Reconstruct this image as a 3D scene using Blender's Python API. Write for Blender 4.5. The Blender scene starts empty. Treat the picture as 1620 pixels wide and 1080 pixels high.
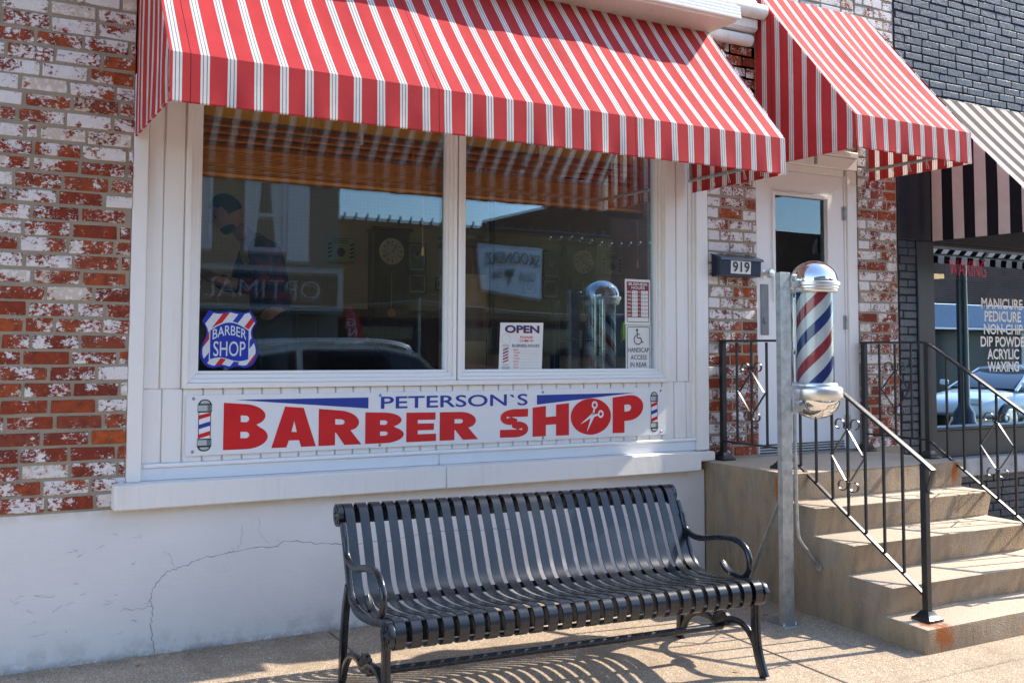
import bpy, bmesh, math, random
from mathutils import Vector, Matrix
R = random.Random(7)
sc = bpy.context.scene
COL = sc.collection
rad = math.radians

# ------------------------------------------------------------------ helpers
class MB:
    """collects shapes, links them as ONE mesh object"""
    def __init__(s):
        s.v = []; s.f = []; s.m = []; s.uv = []; s.col = []
    def add(s, vs, fs, mi=0, uv=None, col=None):
        o = len(s.v)
        s.v += [tuple(v) for v in vs]
        for k, f in enumerate(fs):
            s.f.append([o + i for i in f]); s.m.append(mi)
            s.uv.append(uv[k] if uv else None); s.col.append(col)
    def box(s, x0, x1, y0, y1, z0, z1, b=0.0, mi=0, col=None, M=None):
        cx, cy, cz = (x0+x1)/2, (y0+y1)/2, (z0+z1)/2
        hx, hy, hz = abs(x1-x0)/2, abs(y1-y0)/2, abs(z1-z0)/2
        if b <= 0:
            vs = [(cx+sx*hx, cy+sy*hy, cz+sz*hz) for sx in (-1,1) for sy in (-1,1) for sz in (-1,1)]
            fs = [(0,1,3,2),(4,6,7,5),(0,4,5,1),(2,3,7,6),(0,2,6,4),(1,5,7,3)]
        else:
            b = min(b, hx*.9, hy*.9, hz*.9)
            vs = []; idx = {}
            for sx in (-1,1):
                for sy in (-1,1):
                    for sz in (-1,1):
                        for a in range(3):
                            d = [hx-b, hy-b, hz-b]; d[a] += b
                            idx[(sx,sy,sz,a)] = len(vs)
                            vs.append((cx+sx*d[0], cy+sy*d[1], cz+sz*d[2]))
            fs = []
            q = [(-1,-1),(1,-1),(1,1),(-1,1)]
            def key(a, sa, s1, s2):
                t = [0,0,0]; t[a] = sa; t[(a+1)%3] = s1; t[(a+2)%3] = s2
                return tuple(t)
            for a in range(3):
                for sa in (-1,1):
                    fs.append([idx[key(a,sa,p,r)+(a,)] for p, r in q])
                a1, a2 = (a+1)%3, (a+2)%3
                for s1 in (-1,1):
                    for s2 in (-1,1):
                        k0 = key(a,-1,s1,s2); k1 = key(a,1,s1,s2)
                        fs.append([idx[k0+(a1,)], idx[k0+(a2,)], idx[k1+(a2,)], idx[k1+(a1,)]])
            for sx in (-1,1):
                for sy in (-1,1):
                    for sz in (-1,1):
                        fs.append([idx[(sx,sy,sz,a)] for a in range(3)])
        if M: vs = [M @ Vector(v) for v in vs]
        s.add(vs, fs, mi, None, col)
    def tube(s, pts, r, n=10, closed=False, caps=True, mi=0):
        pts = [Vector(p) for p in pts]; m = len(pts)
        rs = r if isinstance(r, (list, tuple)) else [r]*m
        vs = []; fs = []; nrm = None
        for i, p in enumerate(pts):
            if closed: t = pts[(i+1)%m]-pts[i-1]
            else: t = pts[min(i+1,m-1)]-pts[max(i-1,0)]
            t.normalize()
            if nrm is None:
                nrm = t.orthogonal().normalized()
            else:
                nrm = (nrm - t*nrm.dot(t)).normalized()
            bi = t.cross(nrm)
            for k in range(n):
                a = 2*math.pi*k/n
                vs.append(p + (nrm*math.cos(a)+bi*math.sin(a))*rs[i])
        for i in range(m if closed else m-1):
            j = (i+1) % m
            for k in range(n):
                l = (k+1) % n
                fs.append((i*n+k, i*n+l, j*n+l, j*n+k))
        if caps and not closed:
            fs.append(tuple(range(n))); fs.append(tuple((m-1)*n+k for k in range(n)))
        s.add(vs, fs, mi)
    def bar(s, pts, w, t, side, mi=0, closed=False):
        """flat bar: width w along side, thickness t across"""
        pts = [Vector(p) for p in pts]; m = len(pts); side = Vector(side).normalized()
        vs = []; fs = []
        for i, p in enumerate(pts):
            if closed: d = pts[(i+1)%m]-pts[i-1]
            else: d = pts[min(i+1,m-1)]-pts[max(i-1,0)]
            d.normalize(); nn = d.cross(side).normalized()
            ww = w[i] if isinstance(w, (list, tuple)) else w
            for a, b in ((-1,-1),(1,-1),(1,1),(-1,1)):
                vs.append(p + side*(a*ww/2) + nn*(b*t/2))
        for i in range(m if closed else m-1):
            j = (i+1) % m
            for k in range(4):
                l = (k+1) % 4
                fs.append((i*4+k, i*4+l, j*4+l, j*4+k))
        if not closed:
            fs.append((0,1,2,3)); fs.append(tuple((m-1)*4+k for k in range(4)))
        s.add(vs, fs, mi)
    def lathe(s, prof, c, n=32, mi=0, axis='z'):
        vs = []; fs = []; c = Vector(c); m = len(prof)
        for r, h in prof:
            for k in range(n):
                a = 2*math.pi*k/n
                if axis == 'z': vs.append(c + Vector((r*math.cos(a), r*math.sin(a), h)))
                elif axis == 'y': vs.append(c + Vector((r*math.cos(a), h, r*math.sin(a))))
                else: vs.append(c + Vector((h, r*math.cos(a), r*math.sin(a))))
        for i in range(m-1):
            for k in range(n):
                l = (k+1) % n
                fs.append((i*n+k, i*n+l, (i+1)*n+l, (i+1)*n+k))
        if prof[0][0] > 1e-6: fs.append(tuple(range(n)))
        if prof[-1][0] > 1e-6: fs.append(tuple((m-1)*n+k for k in range(n)))
        s.add(vs, fs, mi)
    def prism(s, poly, axis, a0, a1, mi=0):
        """2D polygon swept along an axis; poly coords are the two other axes in order"""
        n = len(poly); vs = []
        for a in (a0, a1):
            for p, q in poly:
                vs.append({'x': (a,p,q), 'y': (p,a,q), 'z': (p,q,a)}[axis])
        fs = [tuple(range(n)), tuple(range(2*n-1, n-1, -1))]
        for i in range(n):
            j = (i+1) % n
            fs.append((i, j, n+j, n+i))
        s.add(vs, fs, mi)
    def flat(s, poly, y, mi=0):
        s.add([(p, y, q) for p, q in poly], [tuple(range(len(poly)))], mi)
    def text(s, body, x0, x1, z0, z1, y, bold=0.0, mi=0, arc=0.0, ital=0.0, mirror=False, fn=None):
        vs, fs = text_geo(body, bold)
        ax = min(v[0] for v in vs); bx = max(v[0] for v in vs)
        az = min(v[1] for v in vs); bz = max(v[1] for v in vs)
        out = []
        for u, v in vs:
            p = (u-ax)/(bx-ax); q = (v-az)/(bz-az)
            x = x0 + p*(x1-x0) + ital*q*(z1-z0)
            z = z0 + q*(z1-z0) + arc*(1-(2*p-1)**2)
            if fn: x, z = fn(p, q)
            out.append((x, y, z))
        s.add(out, fs, mi)
    def build(s, name, mats, parent=None, smooth=None, local=False, bevel=0, weld=False, subsurf=0):
        me = bpy.data.meshes.new(name)
        me.from_pydata([tuple(v) for v in s.v], [], s.f)
        if not isinstance(mats, (list, tuple)): mats = [mats]
        for m in mats: me.materials.append(m)
        me.polygons.foreach_set('material_index', s.m)
        if any(u is not None for u in s.uv):
            ul = me.uv_layers.new(name='UVMap')
            for p in me.polygons:
                u = s.uv[p.index]
                if u:
                    for k, li in enumerate(p.loop_indices): ul.data[li].uv = u[k]
        if any(c is not None for c in s.col):
            ca = me.color_attributes.new('rnd', 'FLOAT_COLOR', 'CORNER')
            for p in me.polygons:
                c = s.col[p.index] or (0,0,0)
                for li in p.loop_indices: ca.data[li].color = (c[0], c[1], c[2], 1)
        bm = bmesh.new(); bm.from_mesh(me)
        if weld: bmesh.ops.remove_doubles(bm, verts=bm.verts, dist=1e-5)
        if not any(u is not None for u in s.uv):
            bmesh.ops.recalc_face_normals(bm, faces=bm.faces)
        if bevel:
            es = [e for e in bm.edges if len(e.link_faces) == 2 and e.calc_face_angle() > rad(35)]
            bmesh.ops.bevel(bm, geom=es, offset=bevel, segments=2, affect='EDGES', profile=.6)
        bm.to_mesh(me); bm.free()
        if smooth is not None:
            me.shade_smooth(); me.set_sharp_from_angle(angle=rad(smooth))
        o = bpy.data.objects.new(name, me); COL.objects.link(o)
        if subsurf:
            md = o.modifiers.new('sub', 'SUBSURF'); md.levels = subsurf; md.render_levels = subsurf
        if parent is not None:
            o.parent = parent
            if not local:
                off = Vector((0,0,0)); p = parent
                while p is not None: off += p.location; p = p.parent
                o.location = -off
        return o

_tc = {}
def text_geo(body, bold):
    k = (body, bold)
    if k in _tc: return _tc[k]
    cu = bpy.data.curves.new('t', 'FONT'); cu.body = body; cu.offset = bold
    cu.resolution_u = 4; cu.fill_mode = 'BOTH'
    ob = bpy.data.objects.new('t', cu); COL.objects.link(ob)
    dg = bpy.context.evaluated_depsgraph_get()
    me = bpy.data.meshes.new_from_object(ob.evaluated_get(dg))
    r = ([(v.co.x, v.co.y) for v in me.vertices], [tuple(p.vertices) for p in me.polygons])
    bpy.data.objects.remove(ob); bpy.data.curves.remove(cu); bpy.data.meshes.remove(me)
    _tc[k] = r
    return r
def shape_geo(loops):
    """fill 2D loops (outer + holes)"""
    cu = bpy.data.curves.new('s', 'CURVE'); cu.dimensions = '2D'; cu.fill_mode = 'BOTH'
    for lp in loops:
        sp = cu.splines.new('POLY'); sp.points.add(len(lp)-1); sp.use_cyclic_u = True
        for i, (a, b) in enumerate(lp): sp.points[i].co = (a, b, 0, 1)
    ob = bpy.data.objects.new('s', cu); COL.objects.link(ob)
    dg = bpy.context.evaluated_depsgraph_get()
    me = bpy.data.meshes.new_from_object(ob.evaluated_get(dg))
    r = ([(v.co.x, v.co.y) for v in me.vertices], [tuple(p.vertices) for p in me.polygons])
    bpy.data.objects.remove(ob); bpy.data.curves.remove(cu); bpy.data.meshes.remove(me)
    return r
def thing(name, label, cat, loc=(0,0,0), rotz=0, group=None):
    o = bpy.data.objects.new(name, None); COL.objects.link(o); o.empty_display_size = .1
    o.location = loc; o.rotation_euler = (0,0,rotz); o['label'] = label; o['category'] = cat
    if group: o['group'] = group
    return o
def tag(o, label, cat, group=None):
    o['label'] = label; o['category'] = cat
    if group: o['group'] = group
    return o
def struct(o, kind='structure'):
    o['kind'] = kind; return o
def copy_tree(o, parent=None):
    c = o.copy(); COL.objects.link(c)
    if parent is not None: c.parent = parent
    for ch in [x for x in o.children]: copy_tree(ch, c)
    return c
def arc(cx, cz, rx, rz, a0, a1, n=12):
    return [(cx+rx*math.cos(rad(a0+(a1-a0)*i/n)), cz+rz*math.sin(rad(a0+(a1-a0)*i/n))) for i in range(n+1)]
def smooth_path(pts, n=6):
    pts = [Vector(p) for p in pts]; out = []
    for i in range(len(pts)-1):
        p0 = pts[max(i-1,0)]; p1 = pts[i]; p2 = pts[i+1]; p3 = pts[min(i+2,len(pts)-1)]
        for k in range(n):
            t = k/n
            out.append(.5*((2*p1)+(p2-p0)*t+(2*p0-5*p1+4*p2-p3)*t*t+(3*p1-p0-3*p2+p3)*t**3))
    out.append(pts[-1]); return out

# ------------------------------------------------------------------ materials
class NT:
    def __init__(s, name):
        s.mat = bpy.data.materials.new(name); s.mat.use_nodes = True
        s.t = s.mat.node_tree; s.t.nodes.clear()
        s.out = s.n('ShaderNodeOutputMaterial')
    def n(s, typ, ins=None, **kw):
        nd = s.t.nodes.new(typ)
        for k, v in kw.items(): setattr(nd, k, v)
        for k, v in (ins or {}).items(): s.set(nd.inputs[k], v)
        return nd
    def set(s, sock, v):
        if hasattr(v, 'is_output') and v.is_output: s.t.links.new(v, sock)
        elif isinstance(v, (tuple, list)) and len(v) == 3 and sock.type == 'RGBA': sock.default_value = (*v, 1)
        else: sock.default_value = v
    def obj(s): return s.n('ShaderNodeTexCoord').outputs['Object']
    def noise(s, scale, detail=4, rough=.55, vec=None, dist=0, out='Fac'):
        nd = s.n('ShaderNodeTexNoise', {'Scale': scale, 'Detail': detail, 'Roughness': rough, 'Distortion': dist})
        s.t.links.new(vec if vec is not None else s.obj(), nd.inputs['Vector'])
        return nd.outputs[out]
    def voro(s, scale, vec=None, feature='F1', out='Distance', rnd=1):
        nd = s.n('ShaderNodeTexVoronoi', {'Scale': scale, 'Randomness': rnd}, feature=feature)
        s.t.links.new(vec if vec is not None else s.obj(), nd.inputs['Vector'])
        return nd.outputs[out]
    def ramp(s, fac, stops, interp='LINEAR'):
        nd = s.n('ShaderNodeValToRGB'); cr = nd.color_ramp; cr.interpolation = interp
        while len(cr.elements) > 1: cr.elements.remove(cr.elements[-1])
        for i, (p, c) in enumerate(stops):
            e = cr.elements[0] if i == 0 else cr.elements.new(p)
            e.position = p
            e.color = (*c, 1) if isinstance(c, (tuple, list)) else (c, c, c, 1)
        s.set(nd.inputs['Fac'], fac); return nd.outputs['Color']
    def math(s, op, a, b=None, c=None, clamp=False):
        nd = s.n('ShaderNodeMath', operation=op); nd.use_clamp = clamp
        s.set(nd.inputs[0], a)
        if b is not None: s.set(nd.inputs[1], b)
        if c is not None: s.set(nd.inputs[2], c)
        return nd.outputs[0]
    def mix(s, fac, a, b, blend='MIX'):
        nd = s.n('ShaderNodeMix', data_type='RGBA', blend_type=blend)
        s.set(nd.inputs['Factor'], fac)
        s.set(nd.inputs[6], a); s.set(nd.inputs[7], b)
        return nd.outputs[2]
    def xyz(s, v=None):
        nd = s.n('ShaderNodeSeparateXYZ'); s.t.links.new(v if v is not None else s.obj(), nd.inputs[0])
        return nd.outputs
    def scale(s, v, k):
        nd = s.n('ShaderNodeVectorMath', operation='MULTIPLY'); s.t.links.new(v, nd.inputs[0])
        nd.inputs[1].default_value = k; return nd.outputs[0]
    def bump(s, h, strength=.3, dist=.01):
        return s.n('ShaderNodeBump', {'Height': h, 'Strength': strength, 'Distance': dist}).outputs[0]
    def bsdf(s, col, rough=.5, metal=0, spec=.5, normal=None, coat=0, **kw):
        ins = {'Base Color': col, 'Roughness': rough, 'Metallic': metal, 'Specular IOR Level': spec, 'Coat Weight': coat}
        nd = s.n('ShaderNodeBsdfPrincipled', ins)
        for k, v in kw.items(): s.set(nd.inputs[k.replace('_',' ')], v)
        if normal is not None: s.t.links.new(normal, nd.inputs['Normal'])
        return nd.outputs[0]
    def done(s, sh):
        s.t.links.new(sh, s.out.inputs[0]); return s.mat

def simple(name, col, rough=.5, metal=0, spec=.5, var=.12, vs=9, bump=0, bs=60, bd=.002, coat=0):
    t = NT(name)
    n1 = t.noise(vs, 5)
    k = t.ramp(n1, [(.3, 1-var), (.7, 1+var*.35)])
    c = t.mix(1.0, col, k, 'MULTIPLY')
    nm = t.bump(t.noise(bs, 4), bump, bd) if bump else None
    r = t.math('ADD', rough-.06, t.math('MULTIPLY', t.noise(vs*2.3, 3), .12))
    return t.done(t.bsdf(c, r, metal, spec, nm, coat))

def brick_mat():
    t = NT('whitewashed_brick')
    a = t.n('ShaderNodeAttribute', attribute_name='rnd')
    sp = t.n('ShaderNodeSeparateColor'); t.t.links.new(a.outputs['Color'], sp.inputs[0])
    r0, r1, r2 = sp.outputs[0], sp.outputs[1], sp.outputs[2]
    v = t.obj()
    # brick body
    b = t.ramp(r0, [(0, (.20,.030,.014)), (.35, (.28,.045,.015)), (.6, (.36,.064,.015)), (.8, (.23,.05,.026)), (1, (.42,.085,.017))])
    n = t.noise(26, 6, .65, v)
    b = t.mix(t.ramp(n, [(.42, 0), (.66, .75)]), b, (.10,.026,.02))
    b = t.mix(t.ramp(t.noise(70, 3, .6, v), [(.62, 0), (.74, .4)]), b, (.46,.16,.07))
    # flaking white paint, as much of it as this brick keeps
    big = t.noise(11, 3, .55, v)
    vs = t.scale(v, (1, 1, 1.5))
    fine = t.noise(52, 9, .78, vs, .4)
    f = t.math('MULTIPLY_ADD', fine, 2.1, -.55)
    f = t.math('ADD', f, t.math('MULTIPLY_ADD', big, 1.3, -.65))
    f = t.math('ADD', f, t.math('MULTIPLY_ADD', t.noise(2.4, 3, .5, v), .9, -.45))
    f = t.math('ADD', f, t.math('MULTIPLY_ADD', r1, .60, -.30))
    paint = t.ramp(f, [(.492, 0), (.512, 1)])
    wcol = t.mix(t.noise(18, 5, .6, v), (.80,.75,.74), (.58,.54,.54))
    wcol = t.mix(t.ramp(t.noise(75, 5, .7, v), [(.57, 0), (.68, .55)]), wcol, (.40,.30,.27))
    tn = t.math('ADD', t.math('MULTIPLY', r2, .55), t.math('MULTIPLY', t.noise(30, 5, .65, v), .9))
    tan = t.mix(t.ramp(tn, [(.90, 0), (.98, .65)]), wcol, (.50,.38,.26))
    edge = t.ramp(f, [(.44, 0), (.485, .75), (.495, 0)])
    b = t.mix(edge, b, (.07,.02,.025))
    c = t.mix(paint, b, tan)
    h = t.math('ADD', t.math('MULTIPLY', paint, .5), t.math('MULTIPLY', t.noise(120, 4, .6, v), .6))
    return t.done(t.bsdf(c, t.math('MULTIPLY_ADD', paint, -.15, .85), 0, .3, t.bump(h, .55, .004)))
def mortar_mat(name='mortar', c0=(.42,.35,.26), c1=(.26,.22,.17)):
    t = NT(name); v = t.obj()
    c = t.mix(t.noise(8, 5, .6, v), c0, c1)
    c = t.mix(t.ramp(t.noise(150, 2, .5, v), [(.6, 0), (.7, .5)]), c, (.16,.14,.12))
    return t.done(t.bsdf(c, .95, 0, .1, t.bump(t.math('ADD', t.noise(90, 5, .7, v), t.noise(22, 4, .6, v)), .8, .008)))
def blackbrick_mat():
    t = NT('black_painted_brick'); v = t.obj()
    a = t.n('ShaderNodeAttribute', attribute_name='rnd')
    c = t.mix(a.outputs['Fac'], (.019,.026,.042), (.033,.044,.068))
    c = t.mix(t.ramp(t.noise(14, 6, .6, v), [(.62, 0), (.75, .35)]), c, (.08,.085,.1))
    h = t.math('ADD', t.noise(45, 5, .65, v), t.math('MULTIPLY', t.noise(12, 2, .5, v), .8))
    return t.done(t.bsdf(c, .42, 0, .5, t.bump(h, .8, .006)))
def paint_mat(name, col, streak=.35, rough=.42, bump=.05):
    """weathered house paint: faint grime, rain streaks"""
    t = NT(name); v = t.obj()
    g = t.noise(5, 6, .6, v)
    st = t.noise(1, 5, .6, t.scale(v, (55, 55, 1.6)))
    k = t.math('ADD', t.math('MULTIPLY', g, .6), t.math('MULTIPLY', st, .5))
    dirty = tuple(x*y for x, y in zip(col, (.74,.69,.58)))
    c = t.mix(t.ramp(k, [(.58, 0), (.86, streak)]), col, dirty)
    c = t.mix(t.ramp(t.noise(95, 2, .5, v), [(.74, 0), (.78, .25)]), c, (.2,.17,.13))
    return t.done(t.bsdf(c, t.math('MULTIPLY_ADD', g, .2, rough-.1), 0, .45, t.bump(t.noise(30, 4, .5, v), bump, .004)))
def plaster_mat():
    t = NT('painted_plaster'); v = t.obj()
    c = t.mix(t.noise(2.2, 6, .6, v), (.77,.755,.75), (.60,.59,.59))
    # rising dirt and chipped specks
    z = t.xyz(v)[2]
    low = t.math('SUBTRACT', 1, t.math('MULTIPLY', z, 6.0), clamp=True)
    dirt = t.math('MULTIPLY', low, t.ramp(t.noise(11, 6, .7, v), [(.45, 0), (.62, 1)]))
    c = t.mix(t.math('MULTIPLY', dirt, .5), c, (.22,.2,.17))
    und = t.math('MULTIPLY', t.math('MULTIPLY_ADD', z, 22.0, -15.3, clamp=True), t.ramp(t.noise(1, 5, .65, t.scale(v, (14,14,5))), [(.38, .15), (.66, 1)]))
    c = t.mix(t.math('MULTIPLY', und, .62), c, (.50,.39,.22))
    foot = t.math('MULTIPLY', t.math('SUBTRACT', 1, t.math('MULTIPLY', z, 16.0), clamp=True), t.ramp(t.noise(17, 6, .7, v), [(.44, 0), (.52, 1)]))
    c = t.mix(t.math('MULTIPLY', foot, .85), c, (.06,.065,.075))
    sp = t.ramp(t.noise(42, 7, .75, v), [(.66, 0), (.69, 1)])
    spz = t.ramp(t.noise(1.6, 3, .5, v), [(.5, 0), (.62, .8)])
    c = t.mix(t.math('MULTIPLY', sp, spz), c, (.20,.19,.18))
    # fine crazing
    w = t.n('ShaderNodeVectorMath', operation='ADD'); t.t.links.new(v, w.inputs[0])
    nz = t.n('ShaderNodeTexNoise', {'Scale': 9, 'Detail': 4}); t.t.links.new(v, nz.inputs[0])
    t.t.links.new(t.scale(nz.outputs['Color'], (.16,.16,.16)), w.inputs[1])
    cr = t.ramp(t.voro(5.5, w.outputs[0], 'DISTANCE_TO_EDGE'), [(0, 1), (.006, 0)])
    crm = t.math('MULTIPLY', cr, t.ramp(t.noise(1.3, 3, .5, v), [(.5, 0), (.66, .45)]))
    c = t.mix(crm, c, (.25,.24,.24))
    brush = t.noise(1, 4, .6, t.scale(v, (3, 3, 90)))
    h = t.math('ADD', t.math('MULTIPLY', brush, .6), t.math('MULTIPLY', t.noise(28, 5, .6, v), .7))
    h = t.math('SUBTRACT', h, t.math('MULTIPLY', crm, 1.2))
    return t.done(t.bsdf(c, .55, 0, .35, t.bump(h, .35, .006)))
def aggregate_mat(name, base, dark, light, bs=1.0):
    t = NT(name); v = t.obj()
    c = t.mix(t.noise(1.7, 6, .65, v), base, tuple(x*.78 for x in base))
    cell = t.voro(260, v, 'F1', 'Color')
    sp = t.n('ShaderNodeSeparateColor'); t.t.links.new(cell, sp.inputs[0])
    c = t.mix(t.ramp(sp.outputs[0], [(.66, 0), (.78, .65)]), c, dark)
    c = t.mix(t.ramp(sp.outputs[1], [(.74, 0), (.86, .8)]), c, light)
    c = t.mix(t.ramp(t.noise(7, 7, .7, v), [(.6, 0), (.78, .35)]), c, tuple(x*.5 for x in base))
    spot = t.ramp(t.voro(7, v), [(.035, 1), (.06, 0)])
    c = t.mix(t.math('MULTIPLY', spot, .5), c, (.07,.055,.045))
    stn = t.ramp(t.noise(2.6, 7, .7, v), [(.50, 0), (.60, .38), (.75, .5)])
    c = t.mix(stn, c, tuple(x*.55 for x in base))
    gum = t.ramp(t.voro(2.6, v), [(.045, 1), (.06, 0)])
    c = t.mix(t.math('MULTIPLY', gum, .55), c, (.05,.045,.04))
    yy = t.xyz(v)[1]
    gr = t.math('MULTIPLY', t.math('MULTIPLY_ADD', yy, 7.0, 1.5, clamp=True), t.ramp(t.noise(14, 6, .7, v), [(.38, .2), (.62, 1)]))
    c = t.mix(t.math('MULTIPLY', gr, .45), c, (.07,.06,.05))
    h = t.math('ADD', t.voro(240, v), t.math('MULTIPLY', t.noise(40, 5, .6, v), .6))
    return t.done(t.bsdf(c, .9, 0, .2, t.bump(h, .5*bs, .004)))
def step_mat():
    t = NT('step_concrete'); v = t.obj()
    x, y, z = t.xyz(v)
    c = t.mix(t.noise(3.5, 7, .65, v), (.42,.31,.20), (.28,.21,.14))
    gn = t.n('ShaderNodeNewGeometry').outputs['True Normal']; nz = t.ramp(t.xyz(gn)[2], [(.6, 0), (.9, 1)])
    c = t.mix(t.ramp(t.noise(1, 6, .65, t.scale(v, (11,11,2.6))), [(.42, 0), (.66, .8)]), c, (.19,.155,.12))
    c = t.mix(t.ramp(t.noise(5.5, 6, .6, v), [(.5, 0), (.68, .55)]), c, (.27,.25,.225))
    c = t.mix(t.ramp(t.noise(2.2, 5, .6, v), [(.55, 0), (.75, .4)]), c, (.55,.44,.32))
    c = t.mix(t.ramp(t.noise(190, 3, .6, v), [(.6, 0), (.72, .5)]), c, (.55,.46,.36))
    c = t.mix(t.ramp(t.noise(130, 3, .6, v), [(.63, 0), (.72, .55)]), c, (.11,.085,.065))
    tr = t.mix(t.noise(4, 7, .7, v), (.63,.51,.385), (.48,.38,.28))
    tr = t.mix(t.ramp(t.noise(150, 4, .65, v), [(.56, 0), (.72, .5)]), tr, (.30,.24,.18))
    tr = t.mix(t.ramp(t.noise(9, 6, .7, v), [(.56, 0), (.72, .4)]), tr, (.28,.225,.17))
    c = t.mix(nz, c, tr)  # upward faces get lighter concrete: sun on the treads put into the colour
    # rust that bled from the rail feet
    def blob(cx, cy, cz, rx, ry, rz):
        f = []
        for s, c0, r in ((x,cx,rx),(y,cy,ry),(z,cz,rz)):
            d = t.math('MULTIPLY', t.math('SUBTRACT', s, c0), 1/r)
            f.append(t.math('MULTIPLY', d, d))
        d = t.math('SQRT', t.math('ADD', t.math('ADD', f[0], f[1]), f[2]))
        return t.math('SUBTRACT', 1.0, d, clamp=True)
    m = None
    for b in ((3.49,-1.62,.07,.13,.13,.13),(3.45,-1.57,.13,.10,.10,.04),(4.86,-.76,.72,.07,.10,.13),(3.36,-.66,.70,.05,.07,.16)):
        q = blob(*b); m = q if m is None else t.math('MAXIMUM', m, q)
    m = t.math('ADD', t.math('MULTIPLY', m, 1.4), t.math('MULTIPLY_ADD', t.noise(1, 6, .75, t.scale(v, (34,34,9))), 2.0, -1.15))
    c = t.mix(t.ramp(m, [(.25, 0), (.75, .9)]), c, (.34,.10,.022))
    h = t.math('ADD', t.math('MULTIPLY', t.noise(38, 8, .75, v), 1.3), t.math('MULTIPLY', t.voro(120, v), .7))
    return t.done(t.bsdf(c, .92, 0, .2, t.bump(h, .7, .006)))
def awning_mat(name, pitch, off, bw, base, band, lines, lcol, seam=0, seam0=0, spec=.10):
    t = NT(name)
    uv = t.n('ShaderNodeUVMap', uv_map='UVMap').outputs[0]
    u, vv, _ = t.xyz(uv)
    f = t.math('FRACT', t.math('MULTIPLY', t.math('SUBTRACT', u, off), 1/pitch))
    d = t.math('ABSOLUTE', t.math('SUBTRACT', f, .5))
    white = t.math('LESS_THAN', d, bw/2)
    c = t.mix(white, base, band)
    if lines:
        ln = t.math('LESS_THAN', t.math('ABSOLUTE', t.math('SUBTRACT', d, lines[0])), lines[1])
        c = t.mix(t.math('MULTIPLY', ln, .85), c, lcol)
    wv = t.noise(1, 3, .6, t.scale(uv, (900, 60, 1)))
    wv2 = t.noise(1, 3, .6, t.scale(uv, (60, 900, 1)))
    w = t.math('ADD', t.math('MULTIPLY', wv, .5), t.math('MULTIPLY', wv2, .5))
    k = t.ramp(w, [(.3, .82), (.7, 1.05)])
    c = t.mix(1, c, k, 'MULTIPLY')
    g = t.ramp(t.noise(4, 6, .65, t.scale(uv, (1,1,1))), [(.35, .86), (.7, 1.03)])
    c = t.mix(1, c, g, 'MULTIPLY')
    if seam:
        sf = t.math('FRACT', t.math('MULTIPLY', t.math('SUBTRACT', u, seam0), 1/seam))
        c = t.mix(t.math('LESS_THAN', sf, .0028), c, (.05,.012,.015))
    nm = t.bump(w, .25, .001)
    p = t.bsdf(c, .75, 0, spec, nm)
    tr = t.n('ShaderNodeBsdfTranslucent', {'Color': t.mix(1, c, (1.0,.9,.86), 'MULTIPLY')}).outputs[0]
    ms = t.n('ShaderNodeMixShader', {0: t.math('MULTIPLY_ADD', white, .24, .06)}); t.t.links.new(p, ms.inputs[1]); t.t.links.new(tr, ms.inputs[2])
    return t.done(ms.outputs[0])
def glass_mat(name='window_glass', boost=1.0, tint=(.93,.95,.94), rough=0.0):
    t = NT(name); v = t.obj()
    nm = t.bump(t.noise(2.3, 2, .4, v), .05, .0009)
    fr = t.n('ShaderNodeFresnel', {'IOR': 1.52}).outputs[0]
    fac = t.math('MULTIPLY', fr, boost, clamp=True)
    dust = t.math('MULTIPLY', t.ramp(t.noise(240, 2, .5, v), [(.74, 0), (.78, 1)]), .12)
    tr = t.n('ShaderNodeBsdfTransparent', {'Color': tint}).outputs[0]
    gl = t.n('ShaderNodeBsdfGlossy', {'Color': (.62,.83,1.0), 'Roughness': rough}); t.t.links.new(nm, gl.inputs['Normal'])
    ms = t.n('ShaderNodeMixShader', {0: fac}); t.t.links.new(tr, ms.inputs[1]); t.t.links.new(gl.outputs[0], ms.inputs[2])
    df = t.n('ShaderNodeBsdfDiffuse', {'Color': (.6,.6,.58)}).outputs[0]
    m2 = t.n('ShaderNodeMixShader', {0: dust}); t.t.links.new(ms.outputs[0], m2.inputs[1]); t.t.links.new(df, m2.inputs[2])
    return t.done(m2.outputs[0])
def wallpaper_mat():
    t = NT('wallpaper'); v = t.obj()
    d = t.voro(26, t.scale(v, (1,1,1)), 'F1', 'Distance', .08)
    c = t.mix(t.ramp(d, [(.25, 1), (.42, 0)]), (.42,.33,.20), (.38,.297,.178))
    return t.done(t.bsdf(c, .8, 0, .2))
def wood_mat(name, c0, c1, sc_=(2,2,40), rough=.4):
    t = NT(name); v = t.obj()
    n = t.noise(1, 5, .6, t.scale(v, sc_), 1.2)
    return t.done(t.bsdf(t.mix(n, c0, c1), rough, 0, .5, t.bump(n, .15, .002)))
def bands_mat(name, cols, k, ax, off=0, rough=.4, spec=.5, coat=0):
    """diagonal / helical stripes: cols is a list of (end, colour); ax picks coordinates"""
    t = NT(name); v = t.obj(); x, y, z = t.xyz(v)
    if ax[0] == 'helix':
        ang = t.math('MULTIPLY', t.math('ARCTAN2', t.math('SUBTRACT', y, ax[2]), t.math('SUBTRACT', x, ax[1])), ax[3]/(2*math.pi))
        f = t.math('ADD', t.math('MULTIPLY', z, k), ang)
    else:
        f = t.math('ADD', t.math('MULTIPLY', x, ax[1]), t.math('MULTIPLY', z, ax[2]))
        f = t.math('MULTIPLY', f, k)
    f = t.math('FRACT', t.math('ADD', f, off))
    st = []; p = 0
    for e, c in cols: st.append((p, c)); p = e
    c = t.ramp(f, st, 'CONSTANT')
    g = t.ramp(t.noise(60, 4, .6, v), [(.3, .9), (.7, 1.02)])
    return t.done(t.bsdf(t.mix(1, c, g, 'MULTIPLY'), rough, 0, spec, None, coat))

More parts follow.
